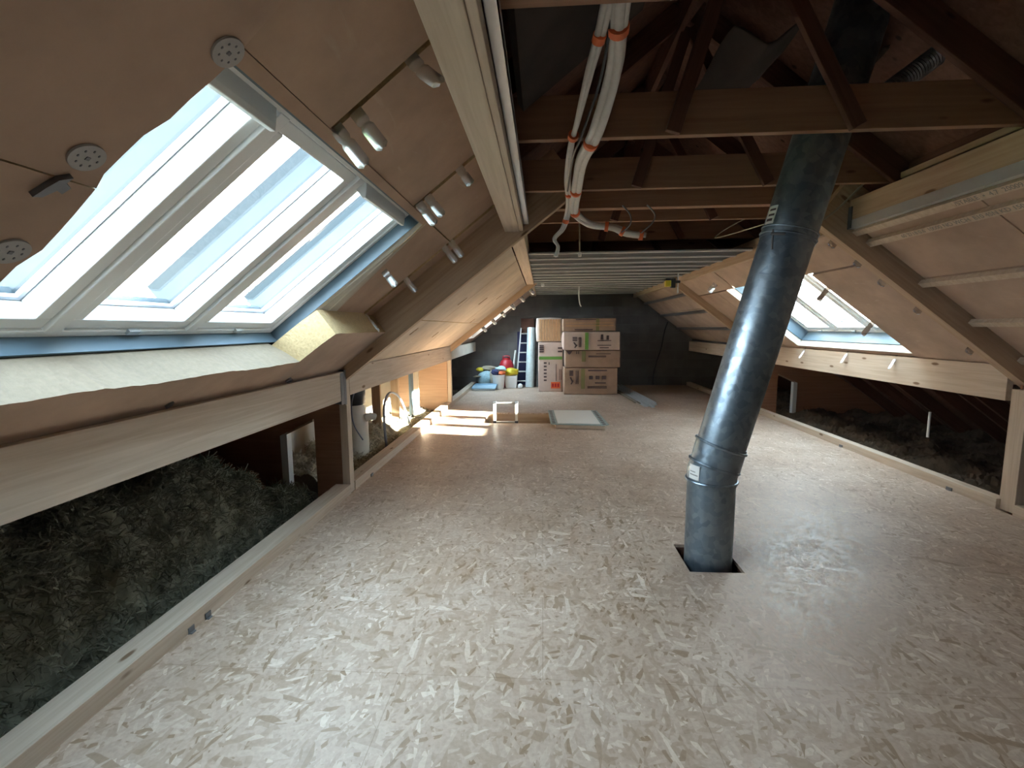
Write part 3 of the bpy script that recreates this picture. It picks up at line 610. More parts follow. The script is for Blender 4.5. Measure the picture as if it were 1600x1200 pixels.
# right bay with the roof window
ib('pinkish-brown insulation board between the right rafter and the right roof window', 'R', 4.035, 5.0, -0.25, 1.41, 0.10, 0.33, ('ins_r', 'ins_r'))
ib('insulation board above the right roof window, next to the rafter', 'R', 4.07, 5.35, 1.425, 1.84, 0.11, 0.33, 'ins_r')
ib('insulation board above the middle of the right roof window', 'R', 5.37, 6.85, 1.44, 1.84, 0.11, 0.33, 'ins_r')
ib('insulation board above the right roof window, seen left of the flue', 'R', 6.88, 8.40, 1.44, 1.84, 0.11, 0.33, 'ins_r')
ib('insulation board left of the right roof window, partly behind the flue', 'R', 7.60, 8.40, -0.25, 1.42, 0.11, 0.33, 'ins_r')
ib('insulation board between the right roof window and the flue', 'R', 7.19, 7.59, -0.25, 1.42, 0.11, 0.33, 'ins_r')
ib('narrow insulation strip under the right roof window', 'R', 5.01, 7.18, -0.25, 0.105, 0.11, 0.33, ('ins_r', 'cream'))
# white reveal linings of the right window
m = MB()
m.prism([(5.0, 0.108), (7.185, 0.108), (7.185, 0.118), (5.0, 0.118)], R_, 0.105, 0.193)
m.prism([(7.172, 0.118), (7.185, 0.118), (7.185, 1.43), (7.172, 1.43)], R_, 0.105, 0.193)
tag(m.build('reveal_board', 'cream', origin=R_(6, .2, .2)), 'cream reveal lining below and beside the right roof window', 'reveal board')
# far right bay
for k, (a0, a1) in enumerate(((-0.25, 0.55), (0.56, 1.08), (1.09, 1.84))):
    ib(['lowest dim insulation board in the far right bay', 'middle dim insulation board in the far right bay', 'uppermost dim insulation board in the far right bay'][k], 'R', 8.52, Y_BACK - .01, a0, a1, 0.14, 0.42, 'ins_r')
# battens (printed) near right, metal battens far right
def batten(y0, y1, a, lab, text=None, mat='pine', hw=0.025):
    o = sboard('ceiling_batten', 'R', y0, y1, a - hw, a + hw, 0.095, 0.133, mat); tag(o, lab, 'batten')
    if text:
        cu = bpy.data.curves.new('printed_text', 'FONT'); cu.body = text[0]; cu.size = 0.043; cu.extrude = 0.0004; cu.align_x = 'CENTER'; cu.align_y = 'CENTER'
        tmp = bpy.data.objects.new('tmp', cu); C.objects.link(tmp); bpy.context.view_layer.update(); me_ = bpy.data.meshes.new_from_object(tmp.evaluated_get(bpy.context.evaluated_depsgraph_get())); bpy.data.objects.remove(tmp)
        me_.materials.clear(); me_.materials.append(M_['greyink']); tob = bpy.data.objects.new('printed_text', me_); C.objects.link(tob)
        inn = Vector((-ST, 0, -CT)); xd = Vector((0, -1, 0)); yd = inn.cross(xd)
        Rm = Matrix((xd, yd, inn)).transposed().to_4x4(); Rm.translation = Vector(R_(text[1], a, 0.0945))
        tob.matrix_world = Rm; tob.parent = o; tob.matrix_parent_inverse = o.matrix_basis.inverted()
    return o
batten(Y_FRONT, 3.95, 1.745, 'pale batten printed with letters and numbers, directly under the tawny purlin', ('/STABLE  \u2022  4.7  20009  NF  \u25B6 4', 2.75))
batten(Y_FRONT, 3.95, 1.61, 'pale printed batten at upper right, second row from the top', ('60 2718 0.6  10000 NO WCH  E10 4SN KD 1500  \u25C0', 3.12))
batten(Y_FRONT, 3.95, 1.09, 'pale batten at the right edge, third row from the top')
batten(Y_FRONT, 3.95, 0.59, 'pale batten at the right edge, fourth row from the top')
batten(Y_FRONT, 3.95, 0.10, 'pale batten at the right edge, lowest row')
for k, a in enumerate((1.53, 1.03, 0.50, -0.02)):
    batten(8.52, Y_BACK, a, ['uppermost', 'second', 'third', 'lowest'][k] + ' dim metal batten in the far right bay', mat='steel_dark')

# ------------------------------------------------------------------ straps / clips
def clip(side, y, a, o0, ln, lab, flat=False, bend=0.0, wd=0.04, grp=None, tilt=0.0):
    m = MB(); rows = 14; cols = 6; vs = []; fn = SIDE[side]; wd *= 1.35
    for i in range(rows + 1):
        t = i / rows
        wl = 0.95 if t < 0.34 else (0.72 if t < 0.42 else 1.0)
        if t > 0.9: wl = math.sqrt(max(0.05, 1 - ((t - 0.9) / 0.11) ** 2))
        for j in range(cols + 1):
            u = (j / cols - 0.5); yy = u * wd * wl
            curve = 0.010 * math.cos(u * math.pi) * (1 if t > .4 else .3)
            vs.append(fn(y + yy + tilt * t * ln, a + curve - bend * t * t, o0 - t * ln) if flat else fn(y - curve + tilt * .3 * t * ln, a + yy - bend * t * t, o0 - t * ln))
    n = cols + 1; k = len(vs)
    vs2 = [fn_ for fn_ in vs]
    for i in range(rows + 1):
        for j in range(n):
            vx = Vector(vs[i * n + j]); vs2.append(tuple(vx + (Vector((.001, 0, -.001)) if flat else Vector((0, .0015, 0)))))
    fs = [(i * n + j, (i + 1) * n + j, (i + 1) * n + j + 1, i * n + j + 1) for i in range(rows) for j in range(cols)]
    m.add(vs2, fs + [tuple(q + k for q in f[::-1]) for f in fs])
    return tag(m.build('metal_strap', 'zinc', origin=fn(y, a, o0), smooth=True), lab, 'metal strap', grp)
clip('L', 1.745, 1.515, 0.31, 0.175, 'shiny metal strap at upper left, left one of the pair above the big roof window')
clip('L', 1.755, 1.605, 0.31, 0.165, 'shiny metal strap at upper left, right one of the pair above the big roof window')
clip('L', 1.735, 1.87, 0.31, 0.14, 'perforated brown-looking metal strap near the overhead purlin', bend=-.03)
clip('L', 2.83, 1.535, 0.31, 0.16, 'bright metal strap beside the upper far corner of the big roof window')
clip('L', 2.83, 1.60, 0.31, 0.15, 'metal strap right next to the bright one by the window corner')
clip('L', 2.82, 1.84, 0.31, 0.12, 'small metal strap under the overhead purlin, between the two strap pairs')
clip('L', 3.90, 1.43, 0.31, 0.17, 'dull metal strap near the top of the left rafter, left one of two')
clip('L', 3.90, 1.50, 0.31, 0.17, 'dull metal strap near the top of the left rafter, right one of two')
clip('L', 3.37, 1.02, 0.31, 0.15, 'bright metal strap midway between the big roof window and the rafter')
clip('L', 3.90, 1.02, 0.31, 0.15, 'dull metal strap in the joint midway down beside the left rafter')
clip('L', 3.34, 0.52, 0.31, 0.20, 'bright metal strap at the lower far corner of the big roof window')
clip('L', 3.92, 0.55, 0.31, 0.21, 'dull metal strap in the notch at the foot of the left rafter')
for k in range(7):
    clip('L', 9.25 + 0.03 * (k % 2), 0.75 + 0.235 * k, 0.14, 0.24, ORD[k] + ' small bright strap poking out under the far left rafter, counted upwards', grp='straps under the far left rafter', wd=.05)
for y, a, lab in ((5.02, 1.19, 'upper metal strap hanging in front of the right roof window'), (5.02, 0.62, 'lower metal strap hanging in front of the right roof window')):
    clip('R', y, a, 0.11, 0.16, lab, tilt=-.2)
for k, (y, a, lab) in enumerate(((7.05, 0.06, 'bright metal strap over the right knee beam, nearest the flue'), (6.1, 0.06, 'middle metal strap over the right knee beam below the roof window'), (5.3, 0.05, 'right-hand metal strap over the right knee beam below the roof window'))):
    clip('R', y, a, 0.13, 0.20, lab, flat=True, tilt=-.3, wd=.026)
clip('R', 7.25, 1.60, 0.12, 0.16, 'bright metal strap left of the flue, high on the right slope', wd=.06)
for k, a in enumerate((1.78, 1.52, 1.27, 0.90, 0.36, -0.15)):
    clip('R', 4.075, a, 0.12, 0.14, ORD[k] + ' small brown strap along the lower edge of the right rafter, from the top', grp='straps along the right rafter', wd=.05)
for k, (y, a) in enumerate(((2.14, 0.02), (2.09, -0.05), (1.4, 0.0), (3.2, 0.03), (3.26, 0.0))):
    m = MB(); m.prism([(y - .02, a), (y, a - .02), (y + .018, a + .004), (y + .006, a + .03), (y - .012, a + .024)], L_, 0.09, 0.101)
    tag(m.build('nail_plate', 'steel_dark', origin=L_(y, a, .1)), ['upper small dark metal tab of the two under the big roof window', 'lower small dark metal tab of the two under the big roof window', 'small dark metal tab under the left end of the big roof window', 'left of two dark tabs near the foot of the left rafter', 'right of two dark tabs near the foot of the left rafter'][k], 'metal tab', 'tabs under the big window')
for x, y, lab in ((-1.75, 2.10, 'dark floor bracket against the left sole plate, nearer one of two'), (-1.75, 2.22, 'dark floor bracket against the left sole plate, farther one of two')):
    m = MB(); m.box(x - .004, x, y - .022, y + .018, 0, 0.032); m.box(x - .004, x + .012, y - .018, y + .012, 0, 0.005); tag(m.build('bracket', 'steel_dark'), lab, 'bracket')
for x, y, lab in ((-1.75, 4.62, 'small dark bracket on the second left sole plate'), (3.694, 4.42, 'small dark bracket against the right sole plate'), (3.694, 6.0, 'small dark mark-like bracket far along the right sole plate')):
    m = MB(); m.box(x - .004, x + .004, y - .03, y + .03, 0, 0.028); m.box(x - .012, x + .006, y - .02, y + .02, 0, 0.005); tag(m.build('bracket', 'steel_dark'), lab, 'bracket')
# round plastic washers
def washer(y, a, r, lab):
    m = MB(); fn = lambda u, v, h: L_(y + u, a + v, h)
    n = 36
    ring = [(r * math.cos(2 * math.pi * i / n), r * math.sin(2 * math.pi * i / n)) for i in range(n)]
    m.prism(ring, fn, 0.094, 0.099)
    o = m.build('insulation_washer', 'washer', origin=L_(y, a, .096)); tag(o, lab, 'washer')
    h = MB()
    for i in range(8):
        t = 2 * math.pi * i / 8; cx, cy = .6 * r * math.cos(t), .6 * r * math.sin(t)
        h.prism([(cx + .05 * r * math.cos(q), cy + .09 * r * math.sin(q)) for q in (0, 1, 2, 3.1, 4.2, 5.2)], fn, 0.0925, 0.0945)
    h.prism([(-.12 * r, -.12 * r), (.12 * r, -.12 * r), (.12 * r, .12 * r), (-.12 * r, .12 * r)], fn, 0.0925, 0.0945)
    h.build('hole_pattern', 'steel_dark', o)
washer(0.915, 1.165, 0.033, 'round white perforated washer on the dark board at the left, by the crack')
washer(0.965, 1.505, 0.033, 'round white washer at the corner of the big roof window, top left')
washer(0.945, 0.885, 0.036, 'round washer at the left edge of the picture, lowest of the three')
m = MB(); m.prism([(.885, 1.045), (.90, 1.05), (.912, 1.075), (.925, 1.07), (.93, 1.09), (.915, 1.098), (.918, 1.115), (.90, 1.10), (.892, 1.075)], L_, 0.088, 0.10)
tag(m.build('nail_plate', 'steel_dark', origin=L_(.9, 1.08, .1)), 'torn dark metal tab beside the white washer at the left', 'metal tab')

# ------------------------------------------------------------------ flue
flue = thing('flue_pipe', 'big blue-grey galvanised flue pipe leaning right through a hole in the floor', 'flue', (1.07, 3.01, 0))
base, kn1, kn2 = Vector((1.07, 3.01, -1.2)), Vector((1.075, 3.01, 0.52)), Vector((1.115, 3.005, 0.72))
topd = Vector((0.255, -0.02, 1.0)).normalized(); top = kn2 + topd * 3.2
def bandr(c, d, r, t=0.009, nm='bead'):
    d = Vector(d).normalized(); m = MB(); a = d.orthogonal().normalized(); b = d.cross(a); n = 40; k = 8; vs = []
    for i in range(n):
        th = 2 * math.pi * i / n; rad = a * math.cos(th) + b * math.sin(th)
        for j in range(k):
            ph = 2 * math.pi * j / k; vs.append(Vector(c) + rad * (r + t * math.cos(ph)) + d * (t * math.sin(ph)))
    m.add(vs, [(i * k + j, ((i + 1) % n) * k + j, ((i + 1) % n) * k + (j + 1) % k, i * k + (j + 1) % k) for i in range(n) for j in range(k)])
    return m.build(nm, 'galv', flue, smooth=True)
m = MB(); m.tube([base, kn1], 0.146, 48); m.build('lower_pipe', 'galv', flue, smooth=True)
mid1 = kn1 + Vector((0.004, 0, 0.04)); mid = kn1.lerp(kn2, 0.55) + Vector((-.003, 0, 0))
m = MB(); m.tube([kn1 - Vector((0, 0, .01)), kn1 + Vector((.003, 0, .06)), mid, kn2, kn2 + topd * .05], 0.151, 48); m.build('elbow', 'galv', flue, smooth=True)
d12 = (kn2 - kn1).normalized()
bandr(kn1 + Vector((0, 0, .01)), (0.02, 0.0, 1), 0.152); bandr(kn1 + Vector((.014, 0, .105)), (.30, 0, 1), 0.152); bandr(kn2 + topd * .035, (.34, -.02, 1), 0.153)
m = MB(); m.tube([kn2, top], 0.146, 48); m.build('upper_pipe', 'galv', flue, smooth=True)
j2 = kn2 + topd * 1.335
m = MB(); m.tube([j2 - topd * .02, j2 + topd * .035], 0.151, 48); m.build('locking_band', 'galv', flue, smooth=True)
bandr(j2, topd, 0.152, .005); bandr(j2 + topd * .035, topd, 0.152, .005)
m = MB(); c = j2 + Vector((-.12, -.115, .012)); m.tube([c - Vector((.03, .0, .005)), c + Vector((.04, -.02, -.01))], .008, 8); m.tube([c + Vector((-.02, 0, .02)), c + Vector((-.02, 0, -.09))], .006, 8); m.build('band_screw', 'steel_dark', flue)
def label_on(c0, d, ang0, ang1, h0, h1, r, nm):
    d = Vector(d).normalized(); m = MB(); X = Vector((1, 0, 0)); X = (X - d * X.dot(d)).normalized(); Y = d.cross(X); vs = []; n = 8
    for h in (h0, h1):
        for i in range(n + 1):
            th = math.radians(ang0 + (ang1 - ang0) * i / n)
            for rr in (r, r + .0012): vs.append(Vector(c0) + d * h + (X * math.cos(th) + Y * math.sin(th)) * rr)
    k = 2 * (n + 1); fs = []
    for i in range(n): fs += [(2 * i + 1, 2 * i + 3, 2 * i + 3 + k, 2 * i + 1 + k), (2 * i, 2 * i + k, 2 * i + 2 + k, 2 * i + 2), (2 * i, 2 * i + 2, 2 * i + 3, 2 * i + 1), (2 * i + k, 2 * i + 1 + k, 2 * i + 3 + k, 2 * i + 2 + k)]
    m.add(vs, fs); return m
st = label_on(kn1, (.05, 0, 1), 192, 222, .025, .115, .1535, 's').build('sticker', 'pvc', flue); st['label'] = 'small white sticker'
pr = label_on(kn1, (.05, 0, 1), 196, 219, .05, .056, .155, 's'); pr2 = label_on(kn1, (.05, 0, 1), 196, 212, .07, .075, .155, 's'); pr.add(pr2.v, pr2.f); pr.build('print', 'greyink', st)
st = label_on(j2, topd, 178, 205, .045, .15, .1485, 's').build('sticker', 'pvc', flue); st['label'] = 'white sticker with black print at the upper joint'
pr = label_on(j2, topd, 182, 200, .06, .075, .150, 's')
for h in (.09, .12): q_ = label_on(j2, topd, 184, 202, h, h + .012, .150, 's'); pr.add(q_.v, q_.f)
pr.build('print', 'ink', st)
# trimmed sides of the flue opening, below the boards
m = MB()
m.box(0.86, 0.905, 2.78, 3.25, -.24, -.023); m.box(1.235, 1.28, 2.78, 3.25, -.24, -.023); m.box(.905, 1.235, 2.78, 2.825, -.24, -.023); m.box(.905, 1.235, 3.20, 3.245, -.24, -.023)
tag(m.build('opening_trimmer', 'old', origin=(1.07, 3.0, -.1)), 'dark timber trimming around the flue hole in the floor', 'timber frame')

# ------------------------------------------------------------------ conduits and wires
def conduit(path, r, lab, tapes, nm='conduit_bundle', n=12, strands=3):
    t = thing(nm, lab, 'cable', path[0])
    P_ = [Vector(p) for p in path]
    # catmull-rom
    out = []
    for i in range(len(P_) - 1):
        p0, p1, p2, p3 = P_[max(i - 1, 0)], P_[i], P_[i + 1], P_[min(i + 2, len(P_) - 1)]
        for k in range(8):
            u = k / 8; out.append(0.5 * ((2 * p1) + (-p0 + p2) * u + (2 * p0 - 5 * p1 + 4 * p2 - p3) * u * u + (-p0 + 3 * p1 - 3 * p2 + p3) * u ** 3))
    out.append(P_[-1])
    for s_ in range(strands):
        ph = 2 * math.pi * s_ / max(1, strands); off = r * 0.55 if strands > 1 else 0
        m = MB(); m.tube([q + Vector((math.cos(ph + i * .06) * off, math.sin(ph + i * .06) * off * .5, math.sin(ph) * off * .3)) for i, q in enumerate(out)], r * (0.62 if strands > 1 else 1), n)
        m.build('conduit', 'sheath', t, smooth=True)
    for tp in tapes:
        k = int(tp * (len(out) - 2)); a, b = out[k], out[k + 1]; dd = (b - a).normalized(); m = MB(); m.tube([a, a + dd * .03], r * 1.22, 16); m.build('orange_tape', 'orange', t, smooth=True)
    return t
zt = 2.46
conduit([(.30, 1.45, 2.95), (.285, 1.9, 2.68), (.31, 2.2, 2.60), (.27, 2.55, 2.48), (.225, 2.95, 2.47), (.235, 3.5, 2.46), (.25, 3.9, 2.45), (.28, 4.1, 2.43), (.40, 4.2, 2.37), (.60, 4.2, 2.34), (.72, 4.2, 2.29), (.86, 4.2, 2.27)], .034,
        'thick white conduit bundle with orange tape, bending right below the thick ceiling tie', (0.12, .30, .47, .62, .80, .88, .985))
conduit([(.26, 1.45, 2.93), (.235, 1.9, 2.68), (.20, 2.15, 2.58), (.17, 2.45, 2.50), (.15, 2.7, 2.46), (.165, 3.3, 2.47), (.20, 3.75, 2.46), (.205, 4.05, 2.43), (.17, 4.15, 2.33), (.10, 4.15, 2.25), (.13, 4.15, 2.18), (.11, 4.15, 2.10)], .022,
        'thin white conduit pair with orange tape, hanging wavy left of the thick bundle', (.13, .33, .52, .68), strands=2)
def wire(path, r, lab, mat='pvc', nm='wire', cat='wire'):
    P_ = [Vector(p) for p in path]; out = []
    for i in range(len(P_) - 1):
        p0, p1, p2, p3 = P_[max(i - 1, 0)], P_[i], P_[i + 1], P_[min(i + 2, len(P_) - 1)]
        for k in range(8):
            u = k / 8; out.append(0.5 * ((2 * p1) + (-p0 + p2) * u + (2 * p0 - 5 * p1 + 4 * p2 - p3) * u * u + (-p0 + 3 * p1 - 3 * p2 + p3) * u ** 3))
    out.append(P_[-1]); m = MB(); m.tube(out, r, 8); return tag(m.build(nm, mat, origin=P_[0], smooth=True), lab, cat)
wire([(.25, 1.5, 2.9), (.255, 1.95, 2.66), (.245, 2.2, 2.55), (.19, 2.5, 2.44), (.165, 2.72, 2.42), (.17, 3.4, 2.43)], .006, 'black cable running down along the white conduits', 'black', 'cable', 'cable')
wire([(.66, 4.12, 2.50), (.72, 4.1, 2.42), (.72, 4.1, 2.34), (.66, 4.15, 2.29)], .006, 'dark loop of cable left one under the thick ceiling tie', 'steel_dark', 'cable', 'cable')
wire([(.86, 4.12, 2.50), (.92, 4.1, 2.42), (.90, 4.1, 2.35), (.82, 4.15, 2.28)], .006, 'dark loop of cable right one under the thick ceiling tie', 'steel_dark', 'cable', 'cable')
wire([(.37, 5.0, 2.72), (.372, 5.0, 2.5), (.378, 5.0, 2.25)], .007, 'thin pale cord hanging straight down by the conduits', 'tan')
m = MB(); m.tube([(.378, 5.0, 2.26), (.378, 5.0, 2.22)], .018, 10); tag(m.build('ceiling_rose', 'pvc'), 'small white fitting at the end of the thin hanging cord', 'fitting')
wire([(.745, 10.0, 2.33), (.745, 10.0, 2.15), (.77, 10.0, 1.98), (.80, 10.0, 1.93)], .012, 'short white cable end hanging from the metal ceiling at the far end')
wire([(2.09, 3.93, 2.27), (2.22, 3.9, 2.36), (2.42, 3.9, 2.56), (2.74, 3.9, 2.88)], .007, 'thin pale cord rising diagonally right of the flue', 'tan')
wire([(3.17, 12.36, 1.62), (3.10, 12.36, 1.40), (3.02, 12.36, 0.95), (2.90, 12.36, 0.55), (2.84, 12.36, 0.2), (2.84, 12.30, 0.02)], .018, 'black cable running down the block wall at far right', 'black', 'cable', 'cable')
wire([(2.55, 4.65, 2.68), (2.0, 4.9, 2.55), (1.72, 5.0, 2.38), (1.75, 4.0, 2.30)], .005, 'thin pinkish cord slung behind the flue near its upper joint', 'tan')

# small laser level clamped under the metal ceiling
t = thing('laser_level', 'small yellow and black laser level under the metal ceiling', 'laser level', (1.95, 7.4, 2.2))
m = MB(); m.box(1.84, 1.92, 7.36, 7.44, 2.10, 2.19); m.build('body', 'yellow', t, bevel=.008)
m = MB(); m.box(1.84, 1.92, 7.355, 7.445, 2.19, 2.22); m.box(1.925, 1.99, 7.37, 7.43, 2.08, 2.22); m.tube([(1.99, 7.4, 2.17), (2.06, 7.4, 2.17)], .022, 12); m.build('housing', 'black', t, bevel=.004)
m = MB(); m.tube([(2.03, 7.4, 2.30), (2.03, 7.4, 2.0)], .011, 10); m.build('stem', 'steel', t)

# ------------------------------------------------------------------ hatch and lid
m = MB(); T = -.3
m.box(-1.0, -.96, 7.32, 8.32, T, -.023); m.box(.30, .34, 7.32, 8.32, T, -.023); m.box(-.96, .30, 7.32, 7.36, T, -.023); m.box(-.96, .30, 8.28, 8.32, T, -.023)
tag(m.build('opening_lining', 'pine_warm', origin=(-.3, 7.8, -.1)), 'pine lining boards around the loft hatch opening', 'hatch lining')
t = thing('loft_ladder', 'folded loft ladder top sticking out of the floor hatch', 'ladder', (-.6, 7.6, -1))
for x in (-.77, -.42):
    m = MB(); m.box(x - .02, x + .02, 7.45, 7.50, -1.3, .30); m.build('rail', 'plaster', t, bevel=.003)
    m = MB(); m.box(x - .028, x + .028, 7.44, 7.51, .30, .335); m.build('end_cap', 'black', t, bevel=.004)
    m = MB(); m.box(x - .026, x + .026, 7.44, 7.51, -.02, .02); m.build('bracket', 'black', t, bevel=.003)
for z in (.31, 0.0, -.3): 
    m = MB(); m.tube([(-.77, 7.475, z), (-.42, 7.475, z)], .012, 10); m.build('rung', 'steel', t, smooth=True)
t = thing('hatch_lid', 'white-faced hatch lid lying tilted in its plastic edging beside the hatch', 'hatch lid', (.55, 7.5, 0))
def lidp(u, v, h): # u 0..1 left-right, v 0..1 front-back
    a = Vector((.16, 6.95, 0)).lerp(Vector((.93, 6.87, 0)), u); b = Vector((.12, 8.22, 0)).lerp(Vector((.90, 8.20, 0)), u); q = a.lerp(b, v); return (q.x, q.y, .006 + h)
m = MB(); m.prism([(0.04, 0.02), (.98, 0.02), (.98, .98), (.04, .98)], lidp, 0, .055); m.build('core', 'pine', t, bevel=.004)
m = MB(); m.prism([(0.09, 0.08), (.91, 0.08), (.91, .96), (.09, .96)], lidp, .056, .068); e_ = m.build('face_panel', 'plaster', t, bevel=.002); e_['label'] = 'white painted face'
m = MB()
for ol in ([(-.05, .04), (.08, .0), (.09, 1.0), (-.04, .97)], [(.91, .0), (1.07, .08), (1.04, .98), (.91, 1.0)], [(.08, .02), (.91, .02), (.91, .08), (.08, .08)], [(.08, .96), (.91, .96), (.91, 1.0), (.08, 1.0)]): m.prism(ol, lidp, .054, .062)
e_ = m.build('printed_edging', 'edging', t); e_['label'] = 'grey-green printed film edging'
m = MB()
for k in range(9):
    v = .08 + k * .1; m.prism([(-.02, v), (.04, v), (.05, v + .05), (-.01, v + .05)], lidp, .062, .063); m.prism([(.95, v), (1.01, v), (1.01, v + .05), (.95, v + .05)], lidp, .062, .063)
m.build('print', 'ink', t)

# ------------------------------------------------------------------ packs of insulation at the far end
def pack(x0, x1, y0, y1, z0, z1, lab, mat, r=.03, green=None, stripes=(), marks=(), sticker=False, bulge=.012):
    c = ((x0 + x1) / 2, (y0 + y1) / 2, z0); m = MB(); n = 6
    # wrapped block with slightly bulging faces
    bm = bmesh.new(); bmesh.ops.create_cube(bm, size=1); bmesh.ops.subdivide_edges(bm, edges=bm.edges[:], cuts=5, use_grid_fill=True)
    rnd = random.Random(x0 * 31 + z0 * 17)
    for v in bm.verts:
        p_ = v.co.copy(); f = [(1 - (2 * abs(p_[k])) ** 2) for k in range(3)]
        for k in range(3):
            o1, o2 = (k + 1) % 3, (k + 2) % 3
            if abs(abs(p_[k]) - .5) < 1e-4: v.co[k] += math.copysign(bulge / (x1 - x0) * f[o1] * f[o2], p_[k])
        v.co = Vector((c[0] + v.co.x * (x1 - x0) , c[1] + v.co.y * (y1 - y0), c[2] + (v.co.z + .5) * (z1 - z0)))
        v.co += Vector((rnd.uniform(-1, 1), rnd.uniform(-1, 1), 0)) * .004
    me = bpy.data.meshes.new('insulation_pack'); 
    for v in bm.verts: v.co -= Vector(c)
    bm.to_mesh(me); bm.free(); me.materials.append(M_[mat]); me.shade_smooth(); me.set_sharp_from_angle(angle=math.radians(50))
    o = bpy.data.objects.new('insulation_pack', me); C.objects.link(o); o.location = c; bv = o.modifiers.new('bevel', 'BEVEL'); bv.width = .018; bv.segments = 3; bv.limit_method = 'ANGLE'; bv.angle_limit = math.radians(50)
    tag(o, lab, 'insulation pack')
    yf = y0 - bulge * 1.15 - .004; W = x1 - x0; Hh = z1 - z0
    def rect(mm, u0, u1, v0, v1, d=0.002): mm.box(x0 + u0 * W, x0 + u1 * W, yf - d, yf + .014, z0 + v0 * Hh, z0 + v1 * Hh)
    if green:
        mm = MB(); rect(mm, *green[:4]); mm.build('stripe', green[4], o)
    if stripes:
        mm = MB()
        for s_ in stripes: rect(mm, *s_[:4])
        mm.build('slab_edge', stripes[0][4], o)
    if marks:
        mm = MB()
        for s_ in marks:
            if len(s_) == 4: rect(mm, *s_, .004)
            else:
                mm.prism([(u, v) for u, v in s_[0]], lambda u, v, h: (x0 + u * W, yf + h, z0 + v * Hh), -.004, .012)
        mm.build('printed_mark', 'ink', o)
    if sticker:
        mm = MB(); rect(mm, .52, .90, .07, .20, .004); s_ = mm.build('orange_sticker', 'orange', o); s_['label'] = 'orange sticker'
        mm = MB()
        for k in range(3): rect(mm, .56 + k * .11, .635 + k * .11, .10, .17, .006)
        mm.build('sticker_print', 'red', s_)
    return o
zig = lambda u, v, s, h: [([(u, v), (u + .35 * s, v), (u + .35 * s, v + .22 * h), (u, v + .22 * h)],), ([(u, v + .3 * h), (u + .35 * s, v + .42 * h), (u + .3 * s, v + .58 * h), (u, v + .45 * h)],)]
def logo(u, v, s, h):   # dark emblem: bold letters over an angular arrow, turned on its side
    return [([(u, v + .62 * h), (u + .9 * s, v + .62 * h), (u + .9 * s, v + .72 * h), (u, v + .72 * h)],), ([(u, v + .76 * h), (u + .9 * s, v + .76 * h), (u + .9 * s, v + .84 * h), (u, v + .84 * h)],), ([(u, v + .88 * h), (u + .9 * s, v + .88 * h), (u + .9 * s, v + .97 * h), (u, v + .97 * h)],),
            ([(u + .1 * s, v + .5 * h), (u + .45 * s, v + .5 * h), (u + .8 * s, v + .25 * h), (u + .55 * s, v + .2 * h)],), ([(u + .8 * s, v + .32 * h), (u + 1.0 * s, v + .25 * h), (u + .55 * s, v), (u + .3 * s, v + .04 * h)],)]
rows = lambda u0, u1, vs, t=.03: [(u0, u1, v, v + t) for v in vs]
cols_ = lambda us, v0, v1, t=.025: [(u, u + t, v0, v1) for u in us]
# left stack
pack(-.10, .465, 11.10, 11.75, 0, 1.16, 'tall pinkish pack standing on the floor with green band and orange sticker, left stack', 'film', green=(.02, .98, .655, .715, 'green'),
     marks=rows(.04, .22, (.80, .84, .88, .92), .025) + rows(.80, .98, (.80, .87), .03) + [(.22, .34, v, v + .03) for v in (.22, .29, .36, .43, .50, .57)] + [(.42, .46, .55, .60)] + cols_((.72,), .22, .56) + cols_((.86, .93), .24, .46, .02), sticker=True)
o_ = pack(-.14, .445, 11.12, 11.72, 1.175, 1.72, 'open-ended orange-brown striped pack lying on top of the left stack', 'film_pale', bulge=.025,
     stripes=[(.10 + k * .105, .19 + k * .105, .03, .95, 'slabs') for k in range(8)])
# right stack
pack(.475, 1.665, 10.62, 11.25, 0, .60, 'brown printed pack at the bottom of the right stack', 'kraft', green=(.32, .39, .22, .98, 'olive'), marks=logo(.10, .38, .08, .54) + cols_((.22, .255), .40, .90, .015) + rows(.45, .80, (.88,), .05) + rows(.58, .78, (.42,), .04) + rows(.44, .80, (.24, .29), .03) + [(.47 + k * .12, .54 + k * .12, .58, .70) for k in range(3)])
pack(.50, 1.72, 10.62, 11.25, .61, .99, 'brown pack second from the bottom of the right stack', 'kraft', green=(.30, .37, .35, .98, 'olive'), marks=[([(.02, .98), (.13, .98), (.09, .78), (.06, .78)],)] + cols_((.20, .235), .80, .96, .015) + rows(.42, .74, (.60, .66), .04) + rows(.56, .82, (.78,), .04))
pack(.46, 1.70, 10.60, 11.25, 1.0, 1.40, 'wrinkled pack second from the top of the right stack, with green band and dark emblem', 'film', green=(.38, .44, .03, .97, 'green'), marks=logo(.16, .12, .09, .62) + cols_((.27, .295), .16, .70, .018) + rows(.60, .84, (.24, .50), .04) + rows(.64, .80, (.10,), .05) + [(.66, .70, .58, .86), (.76, .80, .56, .8)], bulge=.03)
pack(.45, 1.62, 10.66, 11.25, 1.41, 1.70, 'brown pack on the very top of the right stack', 'kraft', green=(.62, .68, .03, .97, 'olive'), marks=rows(.24, .62, (.86,), .06) + rows(.22, .56, (.10,), .08), stripes=[(.05, .95, .40, .46, 'slabs'), (.05, .95, .62, .66, 'slabs')])
